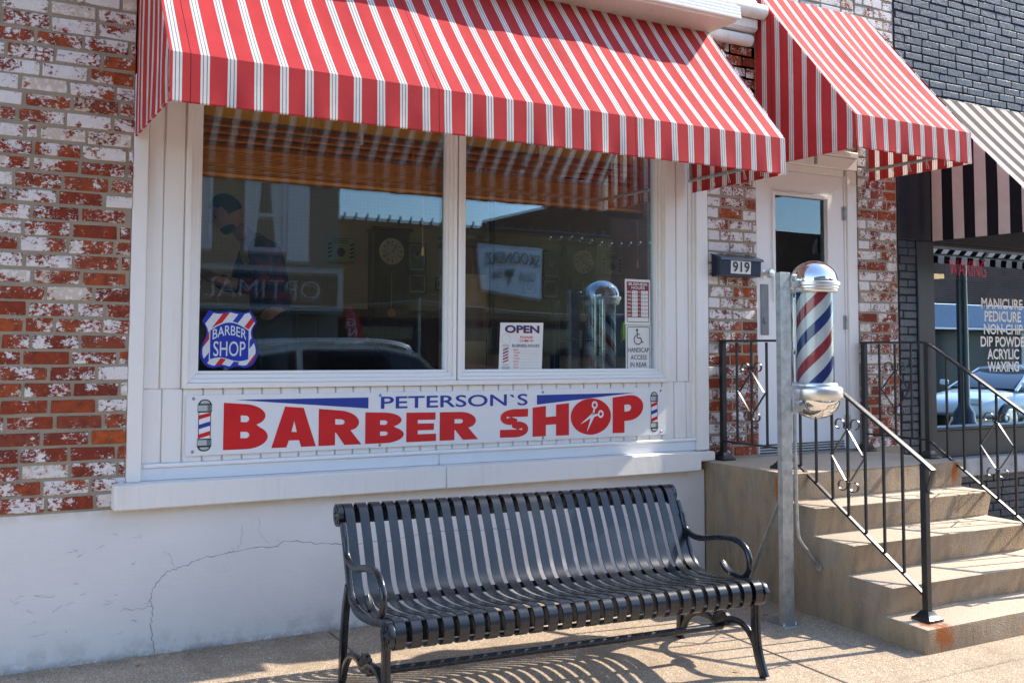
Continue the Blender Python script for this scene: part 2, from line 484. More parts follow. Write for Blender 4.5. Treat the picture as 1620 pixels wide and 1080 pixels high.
M = {}
M['brick'] = brick_mat(); M['mortar'] = mortar_mat()
M['bmortar'] = mortar_mat('black_mortar', (.017,.021,.031), (.026,.032,.044)); M['bbrick'] = blackbrick_mat()
M['white'] = paint_mat('white_paint', (.80,.775,.75)); M['doorw'] = paint_mat('door_white', (.80,.785,.79), .2)
M['peel'] = paint_mat('peeling_white', (.76,.72,.68), .6, .7, .4)
M['stone'] = paint_mat('painted_stone', (.76,.735,.71), .5, .6, .3)
M['cream'] = paint_mat('cream_cornice', (.70,.66,.60), .8, .75, .8)
M['alu'] = paint_mat('white_aluminium', (.82,.81,.80), .15, .35)
M['sill'] = paint_mat('blue_white_sill', (.72,.735,.76), .4, .5, .2)
M['plaster'] = plaster_mat()
M['side'] = aggregate_mat('sidewalk_concrete', (.46,.35,.245), (.16,.115,.08), (.72,.62,.50))
M['road'] = aggregate_mat('asphalt', (.06,.058,.055), (.03,.03,.03), (.12,.12,.12))
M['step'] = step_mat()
M['fabric'] = awning_mat('striped_awning', .1162, -.1905, .335, (.50,.046,.050), (.87,.85,.82), (.070,.017), (.09,.10,.16), 1.175, -.195)
M['bwfabric'] = awning_mat('black_white_awning', .176, 0, .5, (.012,.013,.018), (.66,.58,.56), None, None)
M['glass'] = glass_mat('window_glass', 1.9); M['glass2'] = glass_mat('inner_glass', 1.1)
M['sglass'] = glass_mat('salon_glass', .75)
M['black'] = simple('black_powder_coat', (.009,.013,.020), .27, 0, .5, .3, 14, .18, 220, .0006, .15)
M['rail'] = simple('black_gloss_paint', (.012,.014,.018), .34, 0, .5, .3, 20, .3, 120, .001, .12)
M['steel'] = simple('galvanised_steel', (.46,.47,.46), .48, .75, .5, .3, 24, .1, 90, .001)
M['greypaint'] = simple('grey_metal', (.30,.30,.31), .4, .6, .5)
M['chrome'] = simple('chrome', (.90,.90,.90), .05, 1, .5, .04, 6)
M['satin'] = simple('satin_aluminium', (.80,.79,.78), .36, 1, .5, .08, 6)
M['tube'] = glass_mat('pole_glass', .9, (.97,.98,.98))
M['box'] = simple('mailbox_black', (.012,.026,.06), .3, 0, .6, .3, 10, .1, 40, .001, .3)
M['signw'] = simple('sign_white', (.76,.76,.78), .32, 0, .5, .05, 4)
M['red'] = simple('sign_red', (.60,.010,.016), .3, 0, .5, .08, 8)
M['blue'] = simple('sign_blue', (.018,.045,.30), .3, 0, .5, .06, 8)
M['ink'] = simple('black_ink', (.012,.012,.014), .4); M['grey'] = simple('cap_grey', (.42,.47,.47), .4)
M['dgrey'] = simple('cap_shade', (.13,.17,.17), .4)
M['paper'] = simple('paper_white', (.72,.72,.70), .6, 0, .3, .05); M['navy'] = simple('navy_ink', (.02,.02,.12), .5)
M['maroon'] = simple('maroon_ink', (.22,.012,.016), .5); M['sticker'] = simple('sticker_blue', (.01,.03,.36), .35)
M['stickw'] = simple('sticker_white', (.62,.68,.72), .35)
M['crack'] = simple('crack_shadow', (.30,.30,.35), .9); M['rust'] = simple('rusty_iron', (.2,.08,.035), .9)
M['dark'] = simple('dark_panel', (.014,.017,.026), .35, 0, .5, .3, 8)
M['frame'] = simple('charcoal_frame', (.035,.038,.046), .4, .3, .5); M['spanel'] = simple('grey_panel', (.075,.075,.082), .5)
M['whitet'] = simple('white_vinyl', (.80,.76,.75), .5, 0, .3, .03)
M['paperw'] = wallpaper_mat(); M['wain'] = wood_mat('dark_wainscot', (.055,.025,.014), (.025,.012,.008), (30,30,1.5))
M['walnut'] = wood_mat('walnut', (.05,.02,.011), (.02,.009,.006), (25,25,2)); M['floor'] = wood_mat('shop_floor', (.18,.11,.06), (.11,.07,.04), (3,40,3))
M['blind'] = wood_mat('wood_blind', (.78,.36,.11), (.48,.20,.055), (1.5,40,40), .35); M['gold'] = wood_mat('gold_valance', (.48,.27,.05), (.38,.20,.035), (1.5,30,30), .4)
M['ceil'] = simple('ceiling_paint', (.6,.58,.54), .8); M['inwall'] = simple('interior_wall', (.42,.36,.26), .8)
M['skin'] = simple('skin', (.42,.22,.15), .5, 0, .4, .1); M['hair'] = simple('dark_hair', (.012,.010,.010), .6)
M['shirt'] = None

# ------------------------------------------------------------------ camera, light, world
cam = bpy.data.cameras.new('camera'); co = bpy.data.objects.new('camera', cam); COL.objects.link(co)
yaw, pit, rol = rad(27.45112783), rad(3.28212171), rad(0.40985326)
fw = Vector((math.sin(yaw)*math.cos(pit), math.cos(yaw)*math.cos(pit), math.sin(pit)))
rt = Vector((math.cos(yaw), -math.sin(yaw), 0)); up = rt.cross(fw)
r2 = rt*math.cos(rol)+up*math.sin(rol); u2 = -rt*math.sin(rol)+up*math.cos(rol)
m3 = Matrix((r2, u2, -fw)).transposed()
co.matrix_world = Matrix.Translation((-1.06738266, -4.93021246, 1.53)) @ m3.to_4x4()
cam.sensor_width = 36; cam.sensor_fit = 'HORIZONTAL'; cam.lens = 1531.477/1620*36
cam.shift_x = (810-714.768)/1620; cam.shift_y = (458.989-540)/1620
cam.clip_start = .05; cam.clip_end = 2000
sc.camera = co

SV = Vector((1.17, -.145, 1.0)).normalized()          # towards the sun
sun = bpy.data.lights.new('sun', 'SUN'); so = bpy.data.objects.new('sun', sun); COL.objects.link(so)
sun.energy = 3.2; sun.angle = rad(.5); sun.color = (1.0, .91, .78)
so.rotation_euler = (-SV).to_track_quat('-Z', 'Y').to_euler(); so.location = (6, -4, 12)
w = bpy.data.worlds.new('World'); sc.world = w; w.use_nodes = True
wt = w.node_tree; wt.nodes.clear()
sky = wt.nodes.new('ShaderNodeTexSky'); sky.sky_type = 'NISHITA'; sky.sun_disc = False
sky.sun_elevation = math.asin(SV.z); sky.sun_rotation = math.atan2(SV.x, SV.y)
sky.air_density = 1.0; sky.dust_density = .4; sky.ozone_density = 1.0; sky.altitude = 0
bg = wt.nodes.new('ShaderNodeBackground'); bg.inputs[1].default_value = .15
wo = wt.nodes.new('ShaderNodeOutputWorld')
wt.links.new(sky.outputs[0], bg.inputs[0]); wt.links.new(bg.outputs[0], wo.inputs[0])
sc.view_settings.view_transform = 'Standard'; sc.view_settings.look = 'None'
sc.view_settings.exposure = 1.5; sc.view_settings.gamma = 1
sc.render.engine = 'CYCLES'
sc.cycles.use_denoising = True
try: sc.cycles.denoiser = 'OPENIMAGEDENOISE'
except Exception: pass
sc.cycles.max_bounces = 10; sc.cycles.transparent_max_bounces = 16; sc.cycles.diffuse_bounces = 5; sc.cycles.glossy_bounces = 6
sc.cycles.caustics_reflective = True; sc.cycles.caustics_refractive = False; sc.cycles.sample_clamp_indirect = 6

def gz(y): return .03+.022*y
# ------------------------------------------------------------------ ground
g = MB(); g.box(-250, 250, -250, 250, -.6, -.34); struct(g.build('ground', M['road']))
g = MB(); g.box(-120, 120, -14.2, -5.62, -.339, -.27); struct(g.build('street', M['road']))
g = MB()
xs = [-12.5, -10.6, -8.7, -6.8, -4.9, -3.0, -1.12, .762, 2.66, 4.56, 6.46, 8.36, 10.26, 12.2, 16, 20, 26, 32, 40]
ys = [.02, -1.86, -3.72, -5.42]
for i in range(len(xs)-1):
    for j in range(3):
        a, b = xs[i]+.004, xs[i+1]-.004; y1, y0 = ys[j]-.004, ys[j+1]+.004
        c = .006
        vs = []
        for (x, y, dz) in ((a,y0,-c),(b,y0,-c),(b,y1,-c),(a,y1,-c),(a+c,y0+c,0),(b-c,y0+c,0),(b-c,y1-c,0),(a+c,y1-c,0),
                           (a,y0,-.1),(b,y0,-.1),(b,y1,-.1),(a,y1,-.1)):
            vs.append((x, y, gz(y)+dz))
        fs = [(4,5,6,7)]
        for k in range(4):
            l = (k+1) % 4
            fs += [(k,l,4+l,4+k), (8+k,8+l,l,k)]
        g.add(vs, fs)
for i in range(len(xs)-1):
    g.box(xs[i]+.003, xs[i+1]-.003, -5.6, -5.424, -.3, gz(-5.5)+.004, .012)
struct(g.build('sidewalk', M['side']))
g = MB(); g.box(-12.5, 40, -5.43, .3, -.34, -.11); struct(g.build('sidewalk_bed', M['rust'])); 
bpy.data.objects['sidewalk_bed'].data.materials[0] = simple('joint_dirt', (.05,.04,.03), .95)
g = MB(); g.box(-120, 120, -17.02, -14.2, -.33, -.14, .02); struct(g.build('far_sidewalk', M['side']))

def leaf(x, y, a, k, lab):
    mb = MB(); P = [(0,0),(.35,.22),(.75,.2),(1,0),(.75,-.2),(.35,-.22)]
    vs = [(x+k*(p*math.cos(a)-q*math.sin(a)), y+k*(p*math.sin(a)+q*math.cos(a)), gz(y)+.003+k*.22*abs(q)+.004*p) for p, q in P]
    vs += [(p, q, r+.0012) for p, q, r in vs]
    mb.add(vs, [(0,1,2,3),(0,3,4,5),(6,7,8,9),(6,9,10,11)]+[(i,(i+1)%6,6+(i+1)%6,6+i) for i in range(6)])
    tag(mb.build('fallen_leaf', M['leaf']), lab, 'leaf', 'dry leaves on the pavement')
M['leaf'] = simple('dry_leaf', (.40,.24,.09), .8, 0, .3, .3, 60)
leaf(-.24, -.165, .5, .035, 'dry tan leaf on the shaded pavement under the plaster crack')
leaf(2.30, -1.42, 2.1, .03, 'dry brown leaf lying against the right front foot of the bench')
# ------------------------------------------------------------------ brickwork
def bricks(mb, x0, x1, z0, z1, y, paint, course=.0763, ln=.213, h=.0605, dep=.055, seed=1, ragged=True, jit=1.0, skip=None):
    rr = random.Random(seed)
    n = int(round((z1-z0)/course)); course = (z1-z0)/n
    for r in range(n):
        zc = z0+(r+.5)*course
        x = x0 - (ln*.5 if r % 2 else 0) + (rr.uniform(-.02,.02) if ragged else 0)
        while x < x1-.004:
            l = ln
            if ragged and rr.random() < .07: l = ln*rr.choice((.28,.5,.62))
            a, b = max(x, x0), min(x+l-.0155*jit, x1)
            x += l
            if b-a < .018: continue
            if skip and skip((a+b)/2, zc): continue
            hh = h/2+rr.uniform(-.0018,.0018)*jit; dz = rr.uniform(-.002,.002)*jit
            dy = rr.uniform(-.003,.003)*jit
            mb.box(a, b, y+dy, y+dep, zc+dz-hh, zc+dz+hh, .0032, 0, (rr.random(), min(1,max(0,paint((a+b)/2, zc)+rr.uniform(-.25,.25))), rr.random()))
            # no two hand-made bricks are quite square
            k = {}
            for q in range(len(mb.v)-24, len(mb.v)):
                vx, vy, vz = mb.v[q]; c8 = (vx > (a+b)/2, vz > zc+dz)
                if c8 not in k: k[c8] = (rr.uniform(-.0028,.0028)*jit, rr.uniform(-.0016,.0016)*jit, rr.uniform(-.0028,.0028)*jit)
                mb.v[q] = (vx+k[c8][0], vy+k[c8][1], vz+k[c8][2])
def paintL(x, z):
    p = .18 if z < 1.6 else .18+.42*min(1,(z-1.6)/.8)
    if z < .95: p = .36
    if x > -.36: p += .12
    return p
shop = thing('barber_shop', 'whitewashed brick barber shop with wide white framed display window', 'shop', (1.5, 0, 0))
mb = MB()
bricks(mb, -3.2, -.289, .742, 4.6, -.03, paintL, seed=3)
mb.box(-3.2, -.290, -.0255, .3, .70, 4.62, 0, 1)
mb.build('brick_wall', [M['brick'], M['mortar']], shop)
mb = MB()
def paintM(x, z): return (.56 if z > 1.75 else .30)+(.35 if x < 3.49 else 0)
bricks(mb, 3.424, 3.862, .80, 3.62, 0, paintM, seed=5)
mb.box(3.405, 3.862, .0045, .3, .74, 3.62, 0, 1)
mb.build('brick_pier', [M['brick'], M['mortar']], shop)
mb = MB()
def paintR(x, z): return .44+(.35 if x < 4.97 else 0)+(.25 if z > 3 else 0)-(.14 if z < 1.3 else 0)
bricks(mb, 4.880, 5.292, .80, 4.95, 0, paintR, seed=8)
mb.box(4.880, 5.30, .0045, .3, .74, 4.95, 0, 1)
bricks(mb, 3.45, 4.862, 3.90, 4.95, 0, lambda x, z: .78, seed=9, skip=lambda x, z: False)
mb.box(3.45, 4.87, .0045, .3, 3.0, 4.95, 0, 1)
mb.build('brick_pier', [M['brick'], M['mortar']], shop)
mb = MB(); mb.box(-.26, 3.44, .03, .3, 2.80, 4.6); mb.build('upper_wall', M['peel'], shop)
# plaster base
mb = MB(); mb.box(-3.2, 3.352, -.03, .3, -.1, .738, .006); mb.build('plaster_base', M['plaster'], shop, 40)
def ribbon(mb, pts, w, y, seed=0, sub=7, amp=.006):
    rr = random.Random(seed); P = []
    for i in range(len(pts)-1):
        for k in range(sub):
            t = k/sub
            P.append((pts[i][0]*(1-t)+pts[i+1][0]*t+rr.uniform(-amp,amp), pts[i][1]*(1-t)+pts[i+1][1]*t+rr.uniform(-amp,amp)))
    P.append(pts[-1])
    vs = []; fs = []
    for i, (a, b) in enumerate(P):
        d = Vector((P[min(i+1,len(P)-1)][0]-P[max(i-1,0)][0], P[min(i+1,len(P)-1)][1]-P[max(i-1,0)][1])).normalized()
        ww = w*rr.uniform(.45,1.25)*(.35 if i in (0, len(P)-1) else 1)/2
        vs += [(a-d.y*ww, y, b+d.x*ww), (a+d.y*ww, y, b-d.x*ww)]
    for i in range(len(P)-1): fs.append((2*i, 2*i+1, 2*i+3, 2*i+2))
    mb.add(vs, fs)
mb = MB(); yc = -.0306
ribbon(mb, [(-.129,.03),(-.152,.166),(-.139,.255),(-.160,.285),(-.145,.346),(-.086,.416),(-.032,.429),(.085,.467),(.281,.49),(.479,.498),(.512,.52),(.755,.48),(.899,.461),(1.196,.476),(1.43,.492),(1.9,.47)], .0042, yc, 1)
ribbon(mb, [(-.30,.262),(-.22,.255),(-.145,.262)], .002, yc, 2)
ribbon(mb, [(-.04,.43),(-.07,.50),(-.10,.52)], .0015, yc, 3)
ribbon(mb, [(.27,.49),(.29,.56),(.285,.62)], .0017, yc, 4)
ribbon(mb, [(.43,.50),(.38,.57),(.375,.66)], .0013, yc, 5)
ribbon(mb, [(.83,.47),(.84,.56),(.82,.65)], .0012, yc, 6)
for k in range(26):
    a, b = R.uniform(-.75,-.1), R.uniform(.12,.62)
    ribbon(mb, [(a,b),(a+R.uniform(-.03,.03),b+R.uniform(-.012,.012)),(a+R.uniform(-.05,.05),b+R.uniform(-.02,.02))], .0016, yc, 20+k, 3, .004)
mb.build('plaster_crack', M['crack'], shop)
# stone ledge, two lengths
for a, b in ((-.349, 1.4165), (1.4195, 3.265)):
    mb = MB(); mb.box(a, b, -.10, .06, .739, .8585, .006); mb.build('stone_ledge', M['stone'], shop, 40)
mb = MB(); mb.box(3.268, 3.42, -.06, .05, .792, .853, .008); mb.build('stone_ledge', M['stone'], shop, 40)
mb = MB(); mb.box(-.212, 1.4165, -.006, .06, .860, .921, .003); mb.box(1.4195, 3.30, -.006, .06, .860, .921, .003)
mb.build('sill_board', M['sill'], shop, 40)
mb = MB(); mb.tube([(-.20,-.006,.931),(3.298,-.006,.931)], .0105, 12); mb.box(-.212, 3.30, -.004, .03, .922, .941)
mb.build('base_moulding', M['alu'], shop, 40)
# siding boards
mb = MB()
def boards(x0, x1, z0, z1, st=.087, wd=.1015):
    k = math.floor((x0-st)/wd); e = [x0]
    while st+k*wd < x1:
        if st+k*wd > x0+.012: e.append(st+k*wd)
        k += 1
    e.append(x1)
    for i in range(len(e)-1):
        mb.box(e[i]+.0022, e[i+1]-.0022, .008, .04, z0, z1, .005)
boards(-.212, 3.30, .940, 1.306)
boards(-.212, -.025, 1.3065, 2.85, -.13, .13); boards(3.075, 3.30, 1.3065, 2.85, 3.155, .1015)
mb.box(-.215, 3.30, .02, .05, .94, 1.30); mb.box(-.215,-.02,.02,.05,1.3,2.85); mb.box(3.07,3.3,.02,.05,1.3,2.85)
mb.build('siding', M['white'], shop, 40)
mb = MB(); mb.box(-.287, -.2135, -.028, .08, .8595, 2.86, .004); mb.build('corner_board', M['white'], shop, 40)
mb = MB(); mb.box(3.301, 3.404, -.022, .06, .8595, 2.86, .006); mb.box(3.286, 3.3005, -.010, .04, .93, 2.86, .004)
mb.build('corner_board', M['white'], shop, 40)
def frame(mb, x0, x1, z0, z1, w, y0, y1, wb=None, wt_=None):
    """mitred rectangular frame: outer x0..z1, face width w, depth y0..y1"""
    wb = wb or w; wt_ = wt_ or w
    o = [(x0,z0),(x1,z0),(x1,z1),(x0,z1)]; i = [(x0+w,z0+wb),(x1-w,z0+wb),(x1-w,z1-wt_),(x0+w,z1-wt_)]
    g = .0004
    for k in range(4):
        l = (k+1) % 4
        mb.prism([o[k], o[l], i[l], i[k]], 'y', y0, y1)
# outer trim and two window units
mb = MB(); frame(mb, -.023, 3.073, 1.307, 2.87, .026, -.014, .05); mb.build('window_trim', M['white'], shop, bevel=.003)
for a, b in ((.004, 1.528), (1.538, 3.062)):
    mb = MB()
    frame(mb, a, b, 1.334, 2.87, .020, .002, .07)
    frame(mb, a+.0205, b-.0205, 1.3545, 2.86, .022, .014, .07)
    frame(mb, a+.043, b-.043, 1.377, 2.85, .016, .028, .072)
    win = mb.build('window', M['alu'], shop, bevel=.002)
    mb = MB(); mb.add([(a+.055,.055,1.388),(b-.055,.055,1.388),(b-.055,.055,2.845),(a+.055,.055,2.845)], [(0,1,2,3)])
    mb.build('pane', M['glass'], win)
    # inner pane of the double glazing, sits a hair out of parallel
    tl = .0030
    mb = MB(); mb.add([(a+.055,.0700,1.388),(b-.055,.0708,1.388),(b-.055,.0708+tl,2.845),(a+.055,.0700+tl,2.845)], [(0,1,2,3)])
    mb.build('pane', M['glass2'], win)
# cornice over the big window
mb = MB()
mb.box(-3.2, 3.272, -.452, .03, 3.572, 3.70, .008)
mb.box(-3.2, 3.29, -.30, .03, 3.702, 3.90, .015)
mb.build('cornice', M['cream'], shop, 40)
mb = MB()
for k in range(4): mb.box(-3.2, 3.276, -.482+.003*k, -.4535, 3.582+.021*k, 3.6015+.021*k, .004)
mb.build('drip_edge', M['alu'], shop, 40)
for g_ in (lambda m: m.tube([(3.28,-.055,3.635),(3.76,-.055,3.635)], .042, 16), lambda m: m.box(3.292, 3.80, -.11, .03, 3.69, 3.785, .02),
           lambda m: m.tube([(3.295,-.13,3.82),(3.815,-.13,3.82)], .05, 16), lambda m: m.box(3.295, 3.81, -.10, .03, 3.85, 3.92, .02)):
    mb = MB(); g_(mb); mb.build('cornice_moulding', M['peel'], shop, 40)
# door
mb = MB()
mb.box(3.864, 3.8725, .006, .26, .795, 2.93, .002); mb.box(4.778, 4.8785, .012, .26, .795, 2.84, .004); mb.box(4.757, 4.7775, .024, .26, .795, 2.80, .003)
mb.box(3.864, 4.8785, .002, .26, 2.842, 2.93, .005); mb.box(3.873, 4.7565, .024, .26, 2.790, 2.841, .004)
mb.box(3.864, 4.8785, -.014, .26, 2.932, 2.975, .006); mb.box(3.864, 4.8785, .03, .26, 2.978, 3.6)
mb.build('door_frame', M['white'], shop, 40)
mb = MB(); mb.box(3.86, 4.88, .0, .3, .776, .806, .006); mb.build('threshold', M['greypaint'], shop, 40)
mb = MB()
frame(mb, 3.875, 4.754, .812, 2.788, .165, .030, .075, 1.06, .165)
frame(mb, 4.033, 4.598, 1.862, 2.634, .024, .016, .06)
door = mb.build('door', M['doorw'], shop, bevel=.003)
mb = MB(); mb.add([(4.045,.05,1.87),(4.585,.05,1.87),(4.585,.05,2.62),(4.045,.05,2.62)], [(0,1,2,3)]); mb.build('door_glass', M['glass'], door)
mb = MB()
for k in range(3): mb.box(3.90, 4.72, .022, .031, .824+.018*k, .831+.018*k)
mb.build('kick_louver', M['dark'], door)
mb = MB(); mb.lathe([(.0,-.075),(.026,-.071),(.033,-.05),(.028,-.026),(.014,-.012),(.014,.0),(.03,.0),(.03,.006)], (3.955,.024,2.045), 20, 0, 'y')
mb.build('door_knob', M['satin'], door, 40)
mb = MB(); mb.box(3.918, 3.992, .022, .031, 1.62, 1.972, .003); mb.box(3.94, 3.97, .014, .023, 1.70, 1.74, .003); mb.box(3.922,3.988,.0195,.0225,1.80,1.806)
mb.build('lock_plate', simple('lock_grey', (.20,.20,.21), .45, .2), door, 40)
for z in (2.52, 1.72, 1.0):
    mb = MB(); mb.tube([(4.757,.018,z-.05),(4.757,.018,z+.05)], .009, 10); mb.box(4.736,4.7555,.022,.031,z-.05,z+.05,.001); mb.build('hinge', M['steel'], door, 40)
# inside of the shop
mb = MB(); mb.box(-.9, 4.9, .31, 4.3, .70, .785); mb.build('shop_floor', M['floor'], shop)
mb = MB(); mb.box(-.9, 4.4, 4.0, 4.1, 1.885, 3.5); mb.build('wallpaper_wall', M['paperw'], shop)
mb = MB(); mb.box(-.9, 4.4, 3.99, 4.1, .785, 1.86); mb.box(-.9, 4.4, 3.97, 4.1, 1.86, 1.884, .005)
for k in range(26): mb.box(-.9+k*.2+.006, -.7+k*.2-.006, 3.982, 3.991, .9, 1.84, .004)
mb.build('wainscot', M['wain'], shop)
for q in ((-1.0,-.9,.3,4.1),(3.985,4.08,.3,4.0),(4.8,4.9,.3,4.1),(4.08,4.8,2.5,2.6)):
    mb = MB(); mb.box(*q, .7, 3.5); mb.build('interior_wall', M['inwall'], shop)
mb = MB()
mb.box(-1, 4.9, .3, 2.3, 3.5, 3.56); mb.box(-1, 4.9, 3.35, 4.1, 3.5, 3.56); mb.box(-1, .3, 2.3, 3.35, 3.5, 3.56); mb.box(3.4, 4.9, 2.3, 3.35, 3.5, 3.56)
mb.box(.28,.3,2.28,3.37,3.56,5.2); mb.box(3.4,3.42,2.28,3.37,3.56,5.2); mb.box(.3,3.4,2.28,2.3,3.56,5.2); mb.box(.3,3.4,3.35,3.37,3.56,5.2)  # added light well: unseen shaft above the ceiling gap, brings soft sky light in
mb.build('ceiling', M['ceil'], shop)
mb = MB(); mb.box(-3.2,.28,.3,5.2,4.6,4.7); mb.box(3.42,5.3,.3,5.2,4.6,4.7); mb.box(.28,3.42,.3,2.28,4.6,4.7); mb.box(.28,3.42,3.37,5.2,4.6,4.7); mb.box(-3.2,5.3,4.3,4.4,-.1,4.6); mb.box(-3.2,-3.1,.3,4.3,-.1,4.6)
mb.build('roof', M['dark'], shop)
mir = NT('mirror'); mir.done(mir.bsdf((.85,.86,.85), .02, 1)); 
mb = MB(); frame(mb, .35, 3.9, 1.45, 3.1, .06, 0, .03)
mv = MB()
for (x, y, z) in mb.v: mv.v.append((3.984-y, x, z))
mv.f = mb.f; mv.m = mb.m; mv.uv = mb.uv; mv.col = mb.col
mt = mv.build('wall_mirror', M['walnut']); tag(mt, 'large wood framed mirror on the side wall inside', 'mirror')
mb = MB(); mb.box(3.972, 3.983, .405, 3.845, 1.505, 3.045); mb.build('mirror_glass', mir.mat, mt)

# ------------------------------------------------------------------ blinds
for a, b, lab in ((.03, 1.50, 'raised brown wooden blind behind the left window pane'), (1.57, 3.04, 'raised brown wooden blind behind the right window pane')):
    t = thing('wooden_blind', lab, 'blind', ((a+b)/2, .14, 2.6), 0, 'wooden blinds in the shop window')
    mb = MB(); mb.box(a, b, .10, .118, 2.722, 2.86, .004); mb.build('valance', M['gold'], t, 40)
    for k in range(4):
        z = 2.70-.040*k
        mb = MB(); mb.add([(a,.116,z-.017),(b,.116,z-.017),(b,.160,z+.015),(a,.160,z+.015),(a,.1175,z-.020),(b,.1175,z-.020),(b,.1615,z+.012),(a,.1615,z+.012)],[(0,1,2,3),(7,6,5,4),(0,4,5,1),(1,5,6,2),(2,6,7,3),(3,7,4,0)])
        mb.build('slat', M['blind'], t)
    mb = MB()
    for k in range(14):
        mb.box(a+R.uniform(0,.004), b, .116+R.uniform(0,.008), .162, 2.556-.0088*k-.0052+R.uniform(-.001,.001), 2.556-.0088*k, .0012)
    mb.build('slat_stack', M['blind'], t)
    mb = MB(); mb.box(a, b, .114, .166, 2.412, 2.432, .004); mb.build('bottom_rail', M['blind'], t, 40)
    for f in (.14, .5, .86):
        x = a+(b-a)*f
        P = [(x,.1135,2.72),(x,.1125,2.56)]+[(x+(.007 if q % 2 else -.006),.112-.001*(q % 3),2.55-.013*q) for q in range(10)]
        mb = MB(); mb.tube(P, .0019, 5); mb.build('ladder_cord', M['blind'], t)
    xc = b-.14 if a < 1 else b-.12
    mb = MB(); mb.tube([(xc,.112,2.72),(xc,.112,2.095)], .0016, 5); pc_ = mb.build('pull_cord', M['blind'], t)
    mb = MB(); mb.lathe([(.002,.05),(.006,.045),(.010,.0),(.0,.0)], (xc,.112,2.05), 10); mb.build('tassel', M['blind'], pc_)

# ------------------------------------------------------------------ interior things
def roman(mb, c, y, r):
    for k in range(12):
        a = rad(90-30*k); n = (2,1,2,3,2,1,2,3,4,2,2,3)[k]
        for i in range(n):
            o = (i-(n-1)/2)*.010
            ca, sa = math.cos(a), math.sin(a); px, pz = -sa*o, ca*o
            p = [(c[0]+ca*q+px, y, c[1]+sa*q+pz) for q in (r*.66, r*.86)]
            mb.bar(p, .004, .004, (0,1,0))
ck = thing('wall_clock', 'tall dark walnut wall clock with round roman numeral face', 'clock', (2.82, 3.99, 1.5))
mb = MB(); mb.box(2.62, 3.02, 3.86, 3.989, 1.62, 2.66, .01); mb.box(2.59, 3.05, 3.83, 3.989, 2.66, 2.70, .01); mb.box(2.60,3.04,3.845,3.989,1.585,1.62,.01)
mb.prism([(2.66,1.584),(2.98,1.584),(2.90,1.46),(2.74,1.46)], 'y', 3.87, 3.985); mb.build('case', M['walnut'], ck, 40)
mb = MB(); mb.lathe([(0,-.02),(.128,-.02),(.133,0)], (2.82,3.858,2.46), 40, 0, 'y'); mb.build('dial', simple('dial', (.62,.52,.34), .5), ck)
mb = MB(); roman(mb, (2.82,2.46), 3.836, .128); mb.tube([(2.82+.067*math.cos(k*.2094),3.837,2.46+.067*math.sin(k*.2094)) for k in range(30)], .0016, 5, True)
mb.bar([(2.83,3.833,2.455),(2.73,3.833,2.415)], .006, .003, (0,1,0)); mb.bar([(2.815,3.832,2.45),(2.862,3.832,2.53)], .012, .003, (0,1,0)); mb.build('hands', M['ink'], ck)
mb = MB(); frame(mb, 2.68, 2.96, 1.68, 2.26, .02, 3.852, 3.862); mb.build('glass_door', M['walnut'], ck)
mb = MB(); mb.lathe([(0,-.012),(.04,-.01),(.045,0),(.04,.004)], (2.82,3.845,1.85), 20, 0, 'y'); mb.tube([(2.82,3.85,1.85),(2.82,3.85,2.24)], .004, 6); mb.build('pendulum', M['gold'], ck)
def picture(x0, x1, z0, z1, lab, cols, seed):
    t = thing('framed_picture', lab, 'picture', ((x0+x1)/2, 3.99, z0), 0, 'framed pictures on the wallpaper')
    mb = MB(); frame(mb, x0, x1, z0, z1, .012, 3.965, 3.988); mb.build('frame', M['ink'], t)
    mb = MB(); mb.box(x0+.011, x1-.011, 3.975, 3.985, z0+.011, z1-.011); mb.build('mat_board', M['paper'], t)
    rr = random.Random(seed); mb = MB(); w_, h_ = x1-x0, z1-z0
    mb.box(x0+.026, x1-.026, 3.9725, 3.9745, z0+.03, z1-.026)
    mb.lathe([(0,-.001),(w_*.2,-.001),(w_*.2,0)], ((x0+x1)/2,3.972,z0+h_*.55), 16, 1, 'y'); mb.lathe([(0,-.001),(w_*.1,-.001),(w_*.1,0)], ((x0+x1)/2,3.9705,z0+h_*.62), 16, 2, 'y')
    mb.build('print', cols, t)
pc = [simple('print_green', (.12,.20,.15), .6), simple('print_tan', (.45,.33,.2), .6), M['ink'], simple('print_grey', (.08,.085,.08), .6)]
picture(3.06, 3.255, 2.28, 2.575, 'dark framed green print hung upper right of the wall clock', [pc[0], pc[1], pc[2]], 1)
picture(3.06, 3.262, 2.055, 2.262, 'dark framed grey photograph hung lower right of the wall clock', [pc[3], pc[2], pc[3]], 2)
picture(3.37, 3.50, 2.10, 2.23, 'small dark framed picture nearest the window mullion', [pc[3], pc[2], pc[3]], 3)
t = thing('wall_poster', 'pale green barber poster with striped poles on the back wall', 'poster', (2.33, 3.99, 2.3))
mb = MB(); mb.box(2.18, 2.48, 3.98, 3.989, 2.345, 2.60, .003); mb.build('sheet', simple('poster_green', (.30,.36,.20), .6), t)
mb = MB()
for x in (2.195, 2.425):
    for k in range(4): mb.flat([(x,2.38+.04*k),(x+.04,2.395+.04*k),(x+.04,2.412+.04*k),(x,2.397+.04*k)], 3.9785)
for k in range(3): mb.box(2.25, 2.41, 3.978, 3.9795, 2.53+.02*k, 2.536+.02*k)
mb.lathe([(0,-.001),(.045,-.001),(.045,0)], (2.33,3.979,2.44), 14, 0, 'y'); mb.build('printing', M['ink'], t)
t = thing('wooden_barber_pole', 'big tan and brown striped wooden pole behind the right pane', 'barber pole', (2.10, 1.0, .785))
mb = MB(); mb.lathe([(.165,0),(.165,1.36)], (2.10,1.0,.835), 40); mb.build('shaft', bands_mat('tan_helix', [(.5,(.36,.22,.10)),(1,(.10,.035,.02))], 2.2, ('helix',0,0,1)), t, 60)
